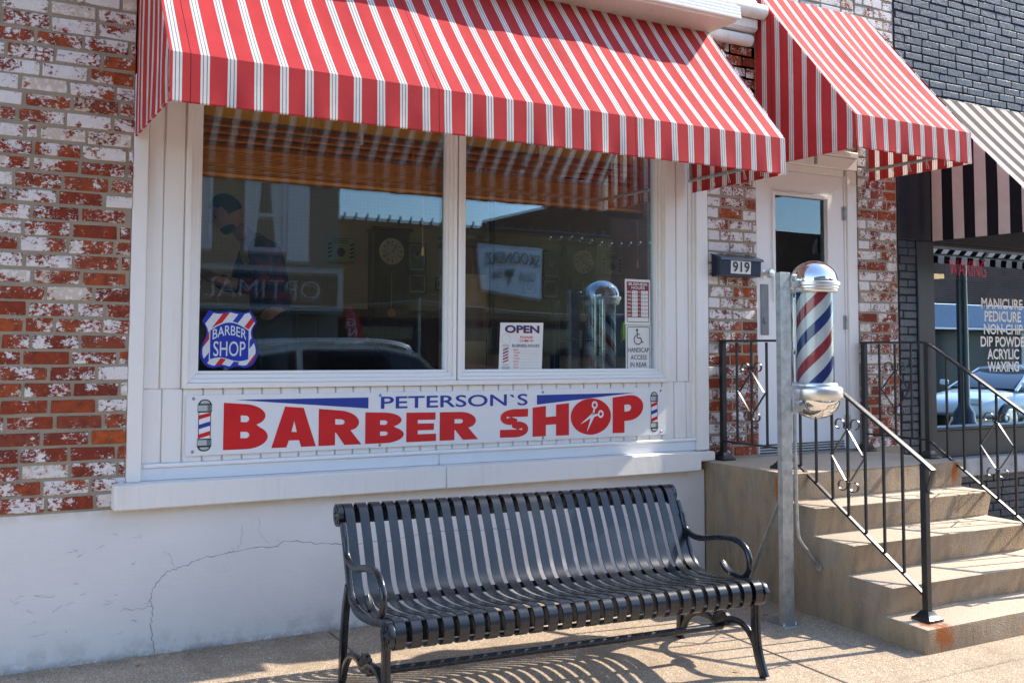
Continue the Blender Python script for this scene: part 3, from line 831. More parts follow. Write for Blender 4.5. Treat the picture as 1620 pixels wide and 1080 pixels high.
mb = MB(); mb.lathe([(.19,0),(.19,.03),(.17,.05)], (2.10,1.0,.785), 32); mb.build('plinth', M['walnut'], t, 40)
mb = MB(); mb.lathe([(.166,0),(.185,.02),(.185,.04),(.17,.06),(.18,.09),(.12,.12),(0,.14)], (2.10,1.0,2.195), 32); mb.build('finial', M['walnut'], t, 40)
t = thing('dark_post', 'slim dark post standing inside behind the OPEN card', 'post', (2.62, .63, .785))
mb = MB(); mb.box(2.595, 2.64, .60, .66, .785, 1.85, .006); mb.build('shaft', M['dark'], t, 40)
mb = MB(); mb.box(2.56, 2.675, .57, .69, .786, .81, .004); mb.build('foot', M['dark'], t, 40)

# barber seen through the left pane
def skin_body(name, nodes, edges, mat, parent=None, sub=2):
    me = bpy.data.meshes.new(name); me.from_pydata([n[0] for n in nodes], edges, []); me.materials.append(mat)
    o = bpy.data.objects.new(name, me); COL.objects.link(o)
    sk = o.modifiers.new('skin', 'SKIN'); sk.use_smooth_shade = True
    me.skin_vertices.new() if not me.skin_vertices else None
    for i, n in enumerate(nodes):
        rr_ = n[1] if isinstance(n[1], tuple) else (n[1], n[1])
        me.skin_vertices[0].data[i].radius = rr_
        me.skin_vertices[0].data[i].use_root = (i == 0)
    sb = o.modifiers.new('sub', 'SUBSURF'); sb.levels = sub; sb.render_levels = sub
    dg = bpy.context.evaluated_depsgraph_get()
    m2 = bpy.data.meshes.new_from_object(o.evaluated_get(dg)); m2.name = name
    bpy.data.objects.remove(o); m2.shade_smooth()
    o = bpy.data.objects.new(name, m2); COL.objects.link(o)
    if not m2.materials: m2.materials.append(mat)
    if parent: o.parent = parent; o.location = -parent.location
    return o
def plaid():
    t = NT('plaid_shirt'); v = t.obj(); x, y, z = t.xyz(v)
    def st(s, k, wd): return t.math('LESS_THAN', t.math('FRACT', t.math('MULTIPLY', s, k)), wd)
    c = t.mix(t.math('MULTIPLY', st(z, 11, .45), .7), (.035,.035,.075), (.20,.03,.04))
    c = t.mix(t.math('MULTIPLY', st(t.math('ADD', x, y), 11, .45), .55), c, (.16,.03,.05))
    return t.done(t.bsdf(c, .8, 0, .2))
per = thing('person', 'man in dark plaid shirt looking down behind the left pane', 'person', (.77, 1.12, .785))
X, Y, Z = .77, 1.12, .785
def pt(dx, dy, z): return (X+dx, Y+dy, Z+z*.958)
nodes = [(pt(0,0,.98),(.11,.10)), (pt(-.01,0,1.15),(.115,.10)), (pt(-.04,0,1.32),(.155,.12)), (pt(-.10,0,1.43),(.12,.10)), (pt(-.17,0,1.49),.064), (pt(-.25,0,1.57),.062),
 (pt(0,.10,.90),.08),(pt(.02,.11,.50),.065),(pt(.04,.11,.10),.045),(pt(-.10,.11,.035),.035),
 (pt(0,-.10,.90),.08),(pt(-.01,-.11,.50),.065),(pt(.02,-.11,.10),.045),(pt(-.12,-.11,.035),.035),
 (pt(-.10,-.17,1.40),.062),(pt(-.16,-.24,1.14),.048),(pt(-.36,-.20,1.17),.036),(pt(-.42,-.19,1.185),(.038,.022)),
 (pt(-.10,.17,1.40),.062),(pt(-.18,.22,1.16),.048),(pt(-.38,.16,1.24),.036),(pt(-.44,.14,1.26),(.038,.022))]
ed = [(0,1),(1,2),(2,3),(3,4),(4,5),(0,6),(6,7),(7,8),(8,9),(0,10),(10,11),(11,12),(12,13),(3,14),(14,15),(15,16),(16,17),(3,18),(18,19),(19,20),(20,21)]
k0 = len(nodes)
for base, sy in ((17,1),(21,1)):
    b = Vector(nodes[base][0])
    for q, (dy, ln) in enumerate(((-.028,.055),(-.010,.065),(.010,.062),(.026,.048))):
        i = len(nodes)
        nodes += [((b.x-.03, b.y+dy, b.z),.010), ((b.x-.03-ln*.6, b.y+dy, b.z-.012),.009), ((b.x-.03-ln, b.y+dy, b.z-.035),.008)]
        ed += [(base,i),(i,i+1),(i+1,i+2)]
    i = len(nodes); nodes += [((b.x-.005,b.y-.035,b.z+.012),.011),((b.x-.05,b.y-.05,b.z-.01),.009)]; ed += [(base,i),(i,i+1)]
body = skin_body('body', nodes, ed, M['skin'], per)
# head facing left and tipped down, with features
def head(parent, c, yawd, tip):
    bm = bmesh.new(); bmesh.ops.create_uvsphere(bm, u_segments=40, v_segments=28, radius=1)
    for v in bm.verts:
        x, y, z = v.co
        f = max(0, -x)                       # face towards -x
        sx, sy, sz = .098, .076, .122
        if z < 0: sy *= 1-.28*(-z); sx *= 1-.10*(-z)
        px, py, pz = x*sx, y*sy, z*sz
        if f > .3:
            n = math.exp(-((y/.16)**2+((z+.10)/.16)**2)); px -= .030*n
            n = math.exp(-((y/.12)**2+((z-.12)/.25)**2)); px -= .010*n
            for s in (-1,1): px += .012*math.exp(-(((y-s*.36)/.16)**2+((z-.08)/.10)**2))
            px -= .010*math.exp(-((y/.28)**2+((z+.46)/.07)**2)); px += .006*math.exp(-((y/.3)**2+((z+.53)/.03)**2)); px -= .008*math.exp(-((y/.28)**2+((z+.60)/.06)**2))
            px -= .016*math.exp(-((y/.3)**2+((z+.88)/.16)**2))
        v.co = (px, py, pz)
    me = bpy.data.meshes.new('head'); bm.to_mesh(me); bm.free(); me.shade_smooth(); me.materials.append(M['skin'])
    o = bpy.data.objects.new('head', me); COL.objects.link(o); o.parent = parent
    o.location = Vector(c)-parent.location; o.rotation_euler = (0, tip, yawd)
    h = MB()
    vs = []; fs = []; n1, n2 = 26, 12
    for i in range(n2+1):
        el = rad(90-(108)*i/n2)
        for k in range(n1):
            a = 2*math.pi*k/n1; x, y, z = math.cos(a)*math.cos(el), math.sin(a)*math.cos(el), math.sin(el)
            lim = -.05 if x > -.25 else (.42 if x > -.6 else .55)
            zz = max(z, lim if z < lim else z)
            q = 1.07+.02*R.random()
            cc = math.sqrt(max(.0, 1-zz*zz)); L_ = math.hypot(x, y) or 1
            vs.append((x/L_*cc*.099*q+.002, y/L_*cc*.078*q, zz*.124*q))
    for i in range(n2):
        for k in range(n1):
            l = (k+1) % n1; fs.append((i*n1+k, i*n1+l, (i+1)*n1+l, (i+1)*n1+k))
    h.add(vs, fs); ho = h.build('hair', M['hair'], o, 60, local=True)
    for q in (-1,1):
        e = MB(); e.lathe([(0,-.008),(.018,-.006),(.028,0),(.024,.008),(.012,.004)], (.008, q*.076, -.012), 14, 0, 'y'); e.build('ear', M['skin'], o, 60, local=True)
    for q in (-1,1):
        e = MB(); e.lathe([(0,-.007),(.008,-.004),(.009,0),(.006,.006),(0,.008)], (-.082, q*.028, .010), 12, 0, 'x'); e.build('eye', M['ink'], o, 60, local=True)
    b = MB(); b.lathe([(0,-.030),(.032,-.026),(.050,-.008),(.056,.012),(.050,.026)], (-.030,0,-.092), 20); b.build('beard', M['hair'], o, 60, local=True)
head(per, pt(-.30,0,1.635), 0, rad(-28))
sn = [(pt(0,0,.93),(.185,.165)), (pt(-.01,0,1.15),(.150,.13)), (pt(-.04,0,1.32),(.17,.135)), (pt(-.10,0,1.43),(.135,.115)), (pt(-.145,0,1.475),.075),
 (pt(-.10,-.17,1.40),.076),(pt(-.16,-.24,1.14),.062),(pt(-.30,-.212,1.16),.050),(pt(-.10,.17,1.40),.076),(pt(-.18,.22,1.16),.062),(pt(-.32,.178,1.215),.05)]
skin_body('shirt', sn, [(0,1),(1,2),(2,3),(3,4),(3,5),(5,6),(6,7),(3,8),(8,9),(9,10)], plaid(), per)
tn = [(pt(-.005,0,1.04),(.165,.145)),(pt(0,0,.95),(.175,.155)),(pt(0,.10,.88),.112),(pt(.02,.11,.50),.082),(pt(.04,.11,.09),.07),(pt(0,-.10,.88),.112),(pt(-.01,-.11,.50),.082),(pt(.02,-.11,.09),.07)]
skin_body('trousers', tn, [(0,1),(1,2),(2,3),(3,4),(1,5),(5,6),(6,7)], simple('trousers', (.02,.025,.04), .8), per)
# ------------------------------------------------------------------ awnings
def awning(t, x0, x1, yf, zb, zt, zw, fab, us=0.0, uy=0.0, yw=-.035, wave=1.0, pipe=True):
    rr = random.Random(int(x0*100)+5)
    nx = max(24, int((x1-x0)/.03)); ny = 14
    ph = [rr.uniform(0, 6.28) for _ in range(6)]
    def rip(x, d):          # loose cloth between the frame ribs
        return wave*d*(math.sin(x*21+ph[0])+.7*math.sin(x*37+ph[1])+.5*math.sin(x*9+ph[2]))
    ln = math.hypot(yf-yw, zt-zw)
    def grid(P, U, na, nb):
        vs = [P(i/na, j/nb) for j in range(nb+1) for i in range(na+1)]; fs = []; uv = []
        for j in range(nb):
            for i in range(na):
                q = [(i,j),(i+1,j),(i+1,j+1),(i,j+1)]
                fs.append([b*(na+1)+a for a, b in q]); uv.append([U(a/na, b/nb) for a, b in q])
        return vs, fs, uv
    mb = MB()
    def P(a, b):
        x = x0+(x1-x0)*a; y = yw+(yf-yw)*b; z = zw+(zt-zw)*b
        nb_ = max(2, round((x1-x0)/1.1)); s = math.sin(math.pi*b)*(.006+.022*abs(math.sin(math.pi*a*nb_)))*wave
        return (x, y+s*.4, z-s+rip(x, .0022)*(.25+math.sin(math.pi*b))+wave*.0018*math.sin(x*14+b*11+ph[2])*math.sin(math.pi*b))
    v, f, u = grid(P, lambda a, b: (x0+(x1-x0)*a-us, b*ln), nx, ny); mb.add(v, f, 0, u)
    mb.build('canopy', fab, t, 60)
    mb = MB()
    def P(a, b):
        x = x0+(x1-x0)*a
        return (x, yf-.002-rip(x, .0035)*b*b-.006*b, zt+(zb-zt)*b-rip(x, .0012)*b)
    v, f, u = grid(P, lambda a, b: (x0+(x1-x0)*a-us, b*(zt-zb)+ln), nx, 8); mb.add(v, f, 0, u)
    # turned hem along the bottom edge
    def P2(a, b):
        x = x0+(x1-x0)*a; q = (b*2.6)
        return (x, yf-.008-rip(x, .0035)+.006*(1-math.cos(q)), zb-rip(x, .0012)-.006*math.sin(q))
    v, f, u = grid(P2, lambda a, b: (x0+(x1-x0)*a-us, b*.03+ln), nx, 4); mb.add(v, f, 0, u)
    mb.build('valance', fab, t, 60)
    for x, sg in ((x0, -1), (x1, 1)):
        mb = MB()
        def P(a, b):
            y = yw+(yf-yw)*a; ztop = zw+(zt-zw)*a
            return (x+sg*(.004+.003*math.sin(y*25+ph[3])*(1-b)+.004*math.sin(y*11+ph[4])*math.sin(math.pi*b)), y, zb+(ztop-zb)*b)
        v, f, u = grid(P, lambda a, b: (yw+(yf-yw)*a+uy, b), 20, 16)
        if sg > 0: pass
        mb.add(v, f, 0, u)
        def P3(a, b):
            y = yw+(yf-yw)*a; q = b*2.6
            return (x+sg*(.004-.006*(1-math.cos(q))), y, zb-.005*math.sin(q))
        v, f, u = grid(P3, lambda a, b: (yw+(yf-yw)*a+uy, b*.02), 20, 3); mb.add(v, f, 0, u)
        mb.build('side_panel', fab, t, 60)
    if pipe:
        mb = MB(); i = .022; h = zb+.075
        mb.tube([(x0+i, yw, h), (x0+i, yf+i, h), (x1-i, yf+i, h), (x1-i, yw, h)], .012, 8)
        n = max(2, int((x1-x0)/1.1))
        for k in range(n+1):
            x = x0+i+(x1-x0-2*i)*k/n
            mb.tube([(x, yf+i, h), (x, yf+i, zt-.02), (x, yw-.02, zw-.05), (x, yw-.01, h)], .011, 8)
        mb.build('frame', M['steel'], t, 50)
        for k in range(5):
            y = yw-.08+(yf-yw+.12)*k/5
            for x, sg in ((x1-i, 1), (x0+i, -1)):
                mb = MB(); mb.tube([(x+.010, y, h+.014), (x-.012, y-.01, h+.004), (x+sg*.012, y-.012, zb+.012), (x+sg*.014, y+.008, zb+.014), (x+.006, y+.006, h+.014)], .0022, 5); mb.build('lace', M['paper'], t)
t = thing('awning', 'long red and white striped awning over the display window', 'awning', (1.5, 0, 2.55), 0, 'striped awnings on the storefronts')
awning(t, -.280, 3.256, -.836, 2.549, 2.757, 3.80, M['fabric'], 0, -.03)
t = thing('awning', 'short red and white striped awning above the white door', 'awning', (4.4, 0, 2.77), 0, 'striped awnings on the storefronts')
awning(t, 3.840, 4.948, -.850, 2.768, 2.972, 4.0, M['fabric'], .058, -.02)
t = thing('awning', 'black and white striped awning over the salon window', 'awning', (7.5, 0, 2.4), 0, 'striped awnings on the storefronts')
awning(t, 5.622, 10.4, -1.0, 2.362, 2.425, 3.49, M['bwfabric'], 5.578, .196, -.05, .6)

# ------------------------------------------------------------------ long shop sign
sg = thing('shop_sign', 'long white sign with red BARBER SHOP lettering below the window', 'sign', (1.524, 0, 1.02))
mb = MB(); mb.box(.0, 3.048, -.006, .006, .971, 1.273, .0012); mb.build('board', M['signw'], sg)
def top(x):
    pts = [(.15,1.236),(.45,1.212),(.70,1.190),(.96,1.165),(1.21,1.157),(1.42,1.154),(1.70,1.152),(1.85,1.157),(2.04,1.166),(2.30,1.188),(2.62,1.214),(2.90,1.243)]
    for (a, p), (b, q) in zip(pts, pts[1:]):
        if x <= b: return p+(q-p)*max(0,(x-a)/(b-a))
    return pts[-1][1]
def letter(mb, loops, x0, x1, zb=.994, mi=0, y=-.0072):
    v, f = shape_geo(loops)
    mb.add([(x0+(x1-x0)*a, y, zb+(top(x0+(x1-x0)*a)-zb)*b) for a, b in v], f, mi)
def dens(l, n=5):
    out = []
    for i, p in enumerate(l):
        q = l[(i+1) % len(l)]
        for k in range(n): out.append((p[0]+(q[0]-p[0])*k/n, p[1]+(q[1]-p[1])*k/n))
    return out
Lb = [[(0,0),(0,1),(.5,1)]+arc(.5,.755,.44,.245,88,-58,10)+arc(.5,.275,.5,.275,52,-90,12), [(.38,.60),(.38,.745)]+arc(.5,.6725,.07,.0725,90,-90,6), [(.38,.245),(.38,.385)]+arc(.5,.315,.08,.07,90,-90,6)]
La = [dens([(0,0),(.29,1),(.71,1),(1,0),(.665,0),(.615,.17),(.385,.17),(.335,0)]), [(.5,.66),(.44,.38),(.56,.38)]]
Lr = [[(0,0),(0,1),(.52,1)]+arc(.52,.68,.42,.32,88,-38,12)+[(.74,.43),(1,0),(.60,0),(.40,.36),(.38,.36),(.38,0)], [(.38,.59),(.38,.745)]+arc(.52,.6675,.08,.0775,90,-90,6)]
Le = [dens([(0,0),(0,1),(.95,1),(.95,.745),(.37,.745),(.37,.62),(.90,.62),(.90,.39),(.37,.39),(.37,.255),(.97,.255),(.97,0)])]
Lh = [dens([(0,0),(0,1),(.36,1),(.36,.63),(.64,.63),(.64,1),(1,1),(1,0),(.64,0),(.64,.37),(.36,.37),(.36,0)])]
Lp = [[(0,0),(0,1),(.5,1)]+arc(.5,.66,.5,.34,88,-88,14)+[(.38,.32),(.38,0)], [(.38,.57),(.38,.755)]+arc(.48,.6625,.12,.0925,90,-90,8)]
Lo = [arc(.5,.5,.5,.5,0,354,44)]
# S as a heavy stroke
def stroke(path, w):
    P = [Vector((a, b, 0)) for a, b in path]; l = []; r = []
    for i, p in enumerate(P):
        d = (P[min(i+1,len(P)-1)]-P[max(i-1,0)]).normalized(); n = Vector((-d.y, d.x, 0))
        ww = w[i] if isinstance(w, list) else w
        l.append((p.x+n.x*ww*.72, p.y+n.y*ww)); r.append((p.x-n.x*ww*.72, p.y-n.y*ww))
    return [l+r[::-1]]
sp = [(.93,.84)]+arc(.50,.72,.34,.145,70,270,14)+arc(.50,.285,.34,.145,88,-108,14)+[(.05,.155)]
Ls = stroke(sp, .137)
mb = MB()
for l, a, b in ((Lb,.189,.421),(La,.441,.684),(Lr,.698,.943),(Lb,.965,1.196),(Le,1.211,1.402),(Lr,1.419,1.668)): letter(mb, l, a, b)
mb.build('red_word', M['red'], sg); mb = MB()
for l, a, b in ((Ls,1.803,2.022),(Lh,2.039,2.299),(Lp,2.627,2.867)): letter(mb, l, a, b)
v, f = shape_geo(Lo); mb.add([(2.312+.302*a, -.0072, .991+.222*b) for a, b in v], f)
mb.build('red_word', M['red'], sg)
mb = MB()
for tr in ([(.245,1.2465),(.982,1.2455),(.982,1.186)], [(2.069,1.240),(2.800,1.2425),(2.069,1.183)]):
    mb.flat(tr, -.0072); mb.build('blue_wedge', M['blue'], sg); mb = MB()
mb.text('PETERSON`S', 1.056, 2.004, 1.181, 1.249, -.0072, .012); mb.build('blue_word', M['blue'], sg)
mb = MB()
# scissors on the O
c = (2.455, 1.125)
def line(a, b, w0, w1, y=-.0084):
    d = Vector((b[0]-a[0], b[1]-a[1])).normalized(); n = (-d.y, d.x)
    mb.flat([(a[0]+n[0]*w0,a[1]+n[1]*w0),(a[0]-n[0]*w0,a[1]-n[1]*w0),(b[0]-n[0]*w1,b[1]-n[1]*w1),(b[0]+n[0]*w1,b[1]+n[1]*w1)], y)
line((2.486,1.118), (2.388,1.060), .012, .001); line((2.478,1.110),(2.432,1.012),.012,.001, -.0086)
line((2.486,1.150),(2.474,1.095),.006,.008); line((2.512,1.112),(2.470,1.104),.006,.008, -.0085)
for cx, cz in ((2.489,1.172),(2.535,1.116)):
    o = arc(cx,cz,.022,.024,0,354,24); i = arc(cx,cz,.011,.012,0,354,24)
    n = len(o); mb.add([(a,-.0084,b) for a, b in o+i], [(k,(k+1)%n,n+(k+1)%n,n+k) for k in range(n)])
mb.build('scissors', M['signw'], sg)
def pole_icon(xc, z0, z1, w):
    h = z1-z0; hw = w/2
    mb = MB()
    def cap(zb_, zt_, mi, y, inset):
        mb.flat([(xc-hw+inset,zb_+inset),(xc+hw-inset,zb_+inset),(xc+hw-inset,zt_-inset),(xc-hw+inset,zt_-inset)], y, mi)
    o = .0035
    # ink silhouette
    mb.flat([(xc-hw,z0+h*.10),(xc-hw*.8,z0+h*.05)]+arc(xc,z0+h*.06,hw*.8,h*.06,200,340,8)+[(xc+hw*.8,z0+h*.05),(xc+hw,z0+h*.10),(xc+hw,z0+h*.23),(xc+hw*.88,z0+h*.24),(xc+hw*.88,z1-h*.25),(xc+hw,z1-h*.24),(xc+hw,z1-h*.10),(xc+hw*.8,z1-h*.06)]+arc(xc,z1-h*.07,hw*.8,h*.07,20,160,8)+[(xc-hw*.8,z1-h*.06),(xc-hw,z1-h*.10),(xc-hw,z1-h*.24),(xc-hw*.88,z1-h*.25),(xc-hw*.88,z0+h*.24),(xc-hw,z0+h*.23)], -.0072, 0)
    cap(z0+h*.105, z0+h*.228, 1, -.0080, .002); cap(z1-h*.235, z1-h*.105, 1, -.0080, .002)
    mb.flat([(xc+hw*.35,z0+h*.115),(xc+hw-.003,z0+h*.115),(xc+hw-.003,z0+h*.22),(xc+hw*.35,z0+h*.22)], -.0084, 2)
    mb.flat([(xc+hw*.35,z1-h*.225),(xc+hw-.003,z1-h*.225),(xc+hw-.003,z1-h*.115),(xc+hw*.35,z1-h*.115)], -.0084, 2)
    mb.flat(arc(xc,z1-h*.085,hw*.66,h*.065,0,180,10), -.0080, 1); mb.flat(arc(xc,z0+h*.08,hw*.66,h*.055,180,360,10), -.0080, 1)
    a, b = xc-hw*.78, xc+hw*.78; zb_, zt_ = z0+h*.245, z1-h*.255
    mb.flat([(a,zb_),(b,zb_),(b,zt_),(a,zt_)], -.0080, 3)
    st = (zt_-zb_)/6.0; sl = .5*st*1.2
    for k, mi in ((0,4),(2.2,5),(4.4,4)):
        q = zb_+.15*st+k*st
        mb.flat([(a,q-sl*.2),(b,q+sl),(b,min(zt_,q+sl+st)),(a,min(zt_,q-sl*.2+st))], -.0084, mi)
    mb.build('pole_emblem', [M['ink'], M['grey'], M['dgrey'], M['signw'], M['red'], M['blue']], sg)
pole_icon(.093, .992, 1.252, .072); pole_icon(2.955, .992, 1.246, .062)
for x, z in ((.036,1.256),(.036,.992),(1.052,1.256),(1.052,.985),(2.112,1.256),(2.112,.985),(3.008,1.252),(3.010,.992)):
    mb = MB(); mb.lathe([(0,-.0045),(.006,-.003),(.0085,0)], (x,-.006,z), 12, 0, 'y'); mb.build('screw', M['greypaint'], sg, 40)

# ------------------------------------------------------------------ stickers and cards in the window
YS = .0515
sh = thing('window_sticker', 'blue shield shaped BARBER SHOP sticker with striped border', 'sticker', (.226, YS, 1.40))
def shield(cx, z0, z1, w):
    h = z1-z0; L_ = [(0,.985),(.12,.96),(.24,.955),(.36,.985),(.47,.80),(.405,.68),(.40,.56),(.46,.42),(.49,.30),(.475,.17),(.40,.06),(.27,.012),(.14,.035),(0,.0)]
    P = smooth_path([(a*w, b*h, 0) for a, b in L_[:4]], 4)[:-1]+[Vector((L_[3][0]*w, L_[3][1]*h, 0))]+smooth_path([(a*w, b*h, 0) for a, b in L_[4:]], 4)
    r = [(cx+p.x, z0+p.y) for p in P]; l = [(2*cx-a, b) for a, b in r[::-1]]
    return r+l[1:-1]
mb = MB(); S0 = shield(.226,1.404,1.709,.305); v, f = shape_geo([S0]); mb.add([(a, YS, b) for a, b in v], f); mb.build('backing', M['sticker'], sh)
mb = MB(); v, f = shape_geo([shield(.226,1.416,1.699,.282)]); mb.add([(a, YS-.0006, b) for a, b in v], f)
mb.build('striped_border', bands_mat('sticker_stripes', [(.30,(.62,.66,.70)),(.50,(.01,.03,.36)),(.80,(.62,.66,.70)),(1,(.55,.008,.012))], 7.6, ('lin', .80, -.60), .35), sh)
mb = MB()
inn = [(.126,1.452),(.126,1.600)]+[(.126+.20*k/12, 1.600+.042*math.sin(math.pi*k/12)) for k in range(1,12)]+[(.326,1.600),(.326,1.452)]+[(.326-.20*k/12,1.452-.010*math.sin(math.pi*k/6)) for k in range(1,12)]
def infl(poly, k, cx=.226, cz=1.53): return [(cx+(a-cx)*k, cz+(b-cz)*k) for a, b in poly]
v, f = shape_geo([infl(inn, 1.05)]); mb.add([(a, YS-.0012, b) for a, b in v], f, 1)
v, f = shape_geo([inn]); mb.add([(a, YS-.0018, b) for a, b in v], f, 0)
def arcfn(p, q): 
    x = .138+.176*p; return x, 1.553+.024*math.sin(math.pi*p)+(.050)*q
mb.text('BARBER', 0,1,0,1, YS-.0024, .006, 1, fn=arcfn); mb.text('SHOP', .143, .310, 1.468, 1.545, YS-.0024, .004, 1)
mb.build('lettering', [M['sticker'], M['stickw']], sh)

op = thing('window_card', 'white OPEN card with red and blue print standing in the window', 'sign', (1.995, YS, 1.376))
mb = MB(); mb.prism([(1.838,1.377),(2.140,1.377),(2.152,1.674),(1.850,1.670)], 'y', YS+.001, YS+.004); mb.build('card', M['paper'], op)
y = YS+.0002; mb = MB()
mb.text('OPEN', 1.882, 2.124, 1.608, 1.654, y, .03, 1); mb.text('OPEN', 1.879, 2.121, 1.610, 1.656, y-.0006, .03, 0)
mb.text('PLEASE', 1.985, 2.075, 1.578, 1.592, y, .012, 1, ital=.15); mb.text('COME IN', 1.982, 2.077, 1.556, 1.571, y, .012, 1, ital=.15)
mb.text('BUSINESS HOURS', 1.93, 2.123, 1.528, 1.543, y, .014, 0); mb.box(1.93,2.123,y-.0003,y,1.524,1.5255,0,0)
for k, s in enumerate(('MON','TUES','WED','THUR','FRI','SAT','SUN')):
    z = 1.504-.0175*k; mb.text(s, 1.94, 1.94+.011*len(s), z, z+.010, y, .004, 1); mb.box(1.988,2.118,y-.0003,y,z-.0002,z+.0010,0,2)
# printed pole
o = arc(1.889,1.572,.030,.031,0,354,24); i = arc(1.889,1.572,.028,.029,0,354,24); n = len(o)
mb.add([(a,y,b) for a, b in o+i], [(k,(k+1)%n,n+(k+1)%n,n+k) for k in range(n)], 2)
for z0, z1, wd in ((1.53,1.538,.05),(1.518,1.524,.042),(1.417,1.423,.042),(1.385,1.41,.056)):
    mb.box(1.886-wd/2,1.886+wd/2,y-.0003,y,z0,z1,0,2)
for k in range(5):
    z = 1.43+.0175*k; mb.flat([(1.866,z),(1.904,z+.014),(1.904,z+.023),(1.866,z+.009)], y-.0004, (1,0)[k%2])
mb.build('printing', [M['navy'], M['red'], M['grey']], op)

bh = thing('hours_sign', 'dark red and white BUSINESS HOURS card taped above the handicap notice', 'sign', (2.873, YS, 1.673))
mb = MB(); mb.box(2.771,2.976,YS+.001,YS+.003,1.672,1.966,.0008); mb.build('card', M['paper'], bh)
y = YS; mb = MB(); mb.box(2.785,2.963,y-.0004,y,1.722,1.950,0,0)
mb.box(2.785,2.963,y-.0004,y,1.690,1.7225,0,0); mb.box(2.789,2.959,y-.0008,y-.0004,1.694,1.720,0,1)
mb.text('BUSINESS', 2.799,2.950,1.926,1.944,y-.0010,.02,1); mb.text('HOURS', 2.822,2.928,1.902,1.921,y-.0010,.02,1)
for k, s in enumerate(('MON.','TUE.','WED.','THU.','FRI.','SAT.','SUN.')):
    z = 1.876-.0245*k; mb.text(s, 2.789,2.822,z,z+.014,y-.0010,.016,1); mb.box(2.826,2.872,y-.0008,y-.0004,z-.004,z+.017,0,1)
    mb.text('TO', 2.878,2.891,z+.002,z+.013,y-.0010,.01,1); mb.box(2.898,2.955,y-.0008,y-.0004,z-.004,z+.017,0,1)
    for a in (2.832, 2.905): mb.text(R.choice(('8 am','9 am','5 pm','closed')) if False else '- -', a, a+.03, z+.005, z+.008, y-.0012, 0, 2)
mb.build('printing', [M['maroon'], M['paper'], M['ink']], bh)

hc = thing('handicap_sign', 'white HANDICAP ACCESS IN REAR notice in the lower right window corner', 'sign', (2.878, YS, 1.383))
mb = MB(); mb.box(2.777,2.979,YS+.001,YS+.003,1.378,1.668,.0008); mb.build('card', M['paper'], hc)
mb = MB(); o = [(2.786,1.386),(2.970,1.386),(2.970,1.662),(2.786,1.662)]
def rrect(x0,x1,z0,z1,r): return arc(x1-r,z1-r,r,r,0,90,5)+arc(x0+r,z1-r,r,r,90,180,5)+arc(x0+r,z0+r,r,r,180,270,5)+arc(x1-r,z0+r,r,r,270,360,5)
a_ = rrect(2.786,2.971,1.386,1.661,.014); b_ = rrect(2.790,2.967,1.390,1.657,.011); n = len(a_)
mb.add([(a,y,b) for a, b in a_+b_], [(k,(k+1)%n,n+(k+1)%n,n+k) for k in range(n)])
mb.text('HANDICAP', 2.797,2.961,1.497,1.527,y,.006); mb.text('ACCESS', 2.814,2.944,1.450,1.480,y,.006); mb.text('IN REAR', 2.812,2.944,1.403,1.433,y,.006)
def st2(path, w):
    P = [Vector((a,0,b)) for a, b in path]; vs = []; fs = []
    for i, p in enumerate(P):
        d = (P[min(i+1,len(P)-1)]-P[max(i-1,0)]).normalized(); nn = Vector((-d.z,0,d.x))*w/2
        vs += [(p.x+nn.x, y, p.z+nn.z), (p.x-nn.x, y, p.z-nn.z)]
    mb.add(vs, [(2*i,2*i+1,2*i+3,2*i+2) for i in range(len(P)-1)])
mb.flat(arc(2.866,1.640,.0085,.0085,0,340,14), y)
st2([(2.866,1.632),(2.868,1.590),(2.895,1.588)], .008); st2([(2.867,1.612),(2.889,1.612)], .006); st2([(2.895,1.590),(2.908,1.560),(2.917,1.563)], .0075)
st2(arc(2.872,1.578,.030,.030,115,340,20), .0065)
mb.build('printing', M['ink'], hc)

# ------------------------------------------------------------------ steps
stp = thing('concrete_steps', 'worn tan concrete steps with rust stains below the white door', 'steps', (4.15, -.8, 0))
prof = [(.06,-.12),(.06,.79),(-.749,.792),(-.735,.624),(-.947,.620),(-.912,.461),(-1.198,.457),(-1.150,.288),(-1.440,.283),(-1.388,.125),(-1.637,.119),(-1.630,-.12)]
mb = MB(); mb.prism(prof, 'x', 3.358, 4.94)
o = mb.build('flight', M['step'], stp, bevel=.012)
me = o.data; me.shade_smooth(); me.set_sharp_from_angle(angle=rad(50))

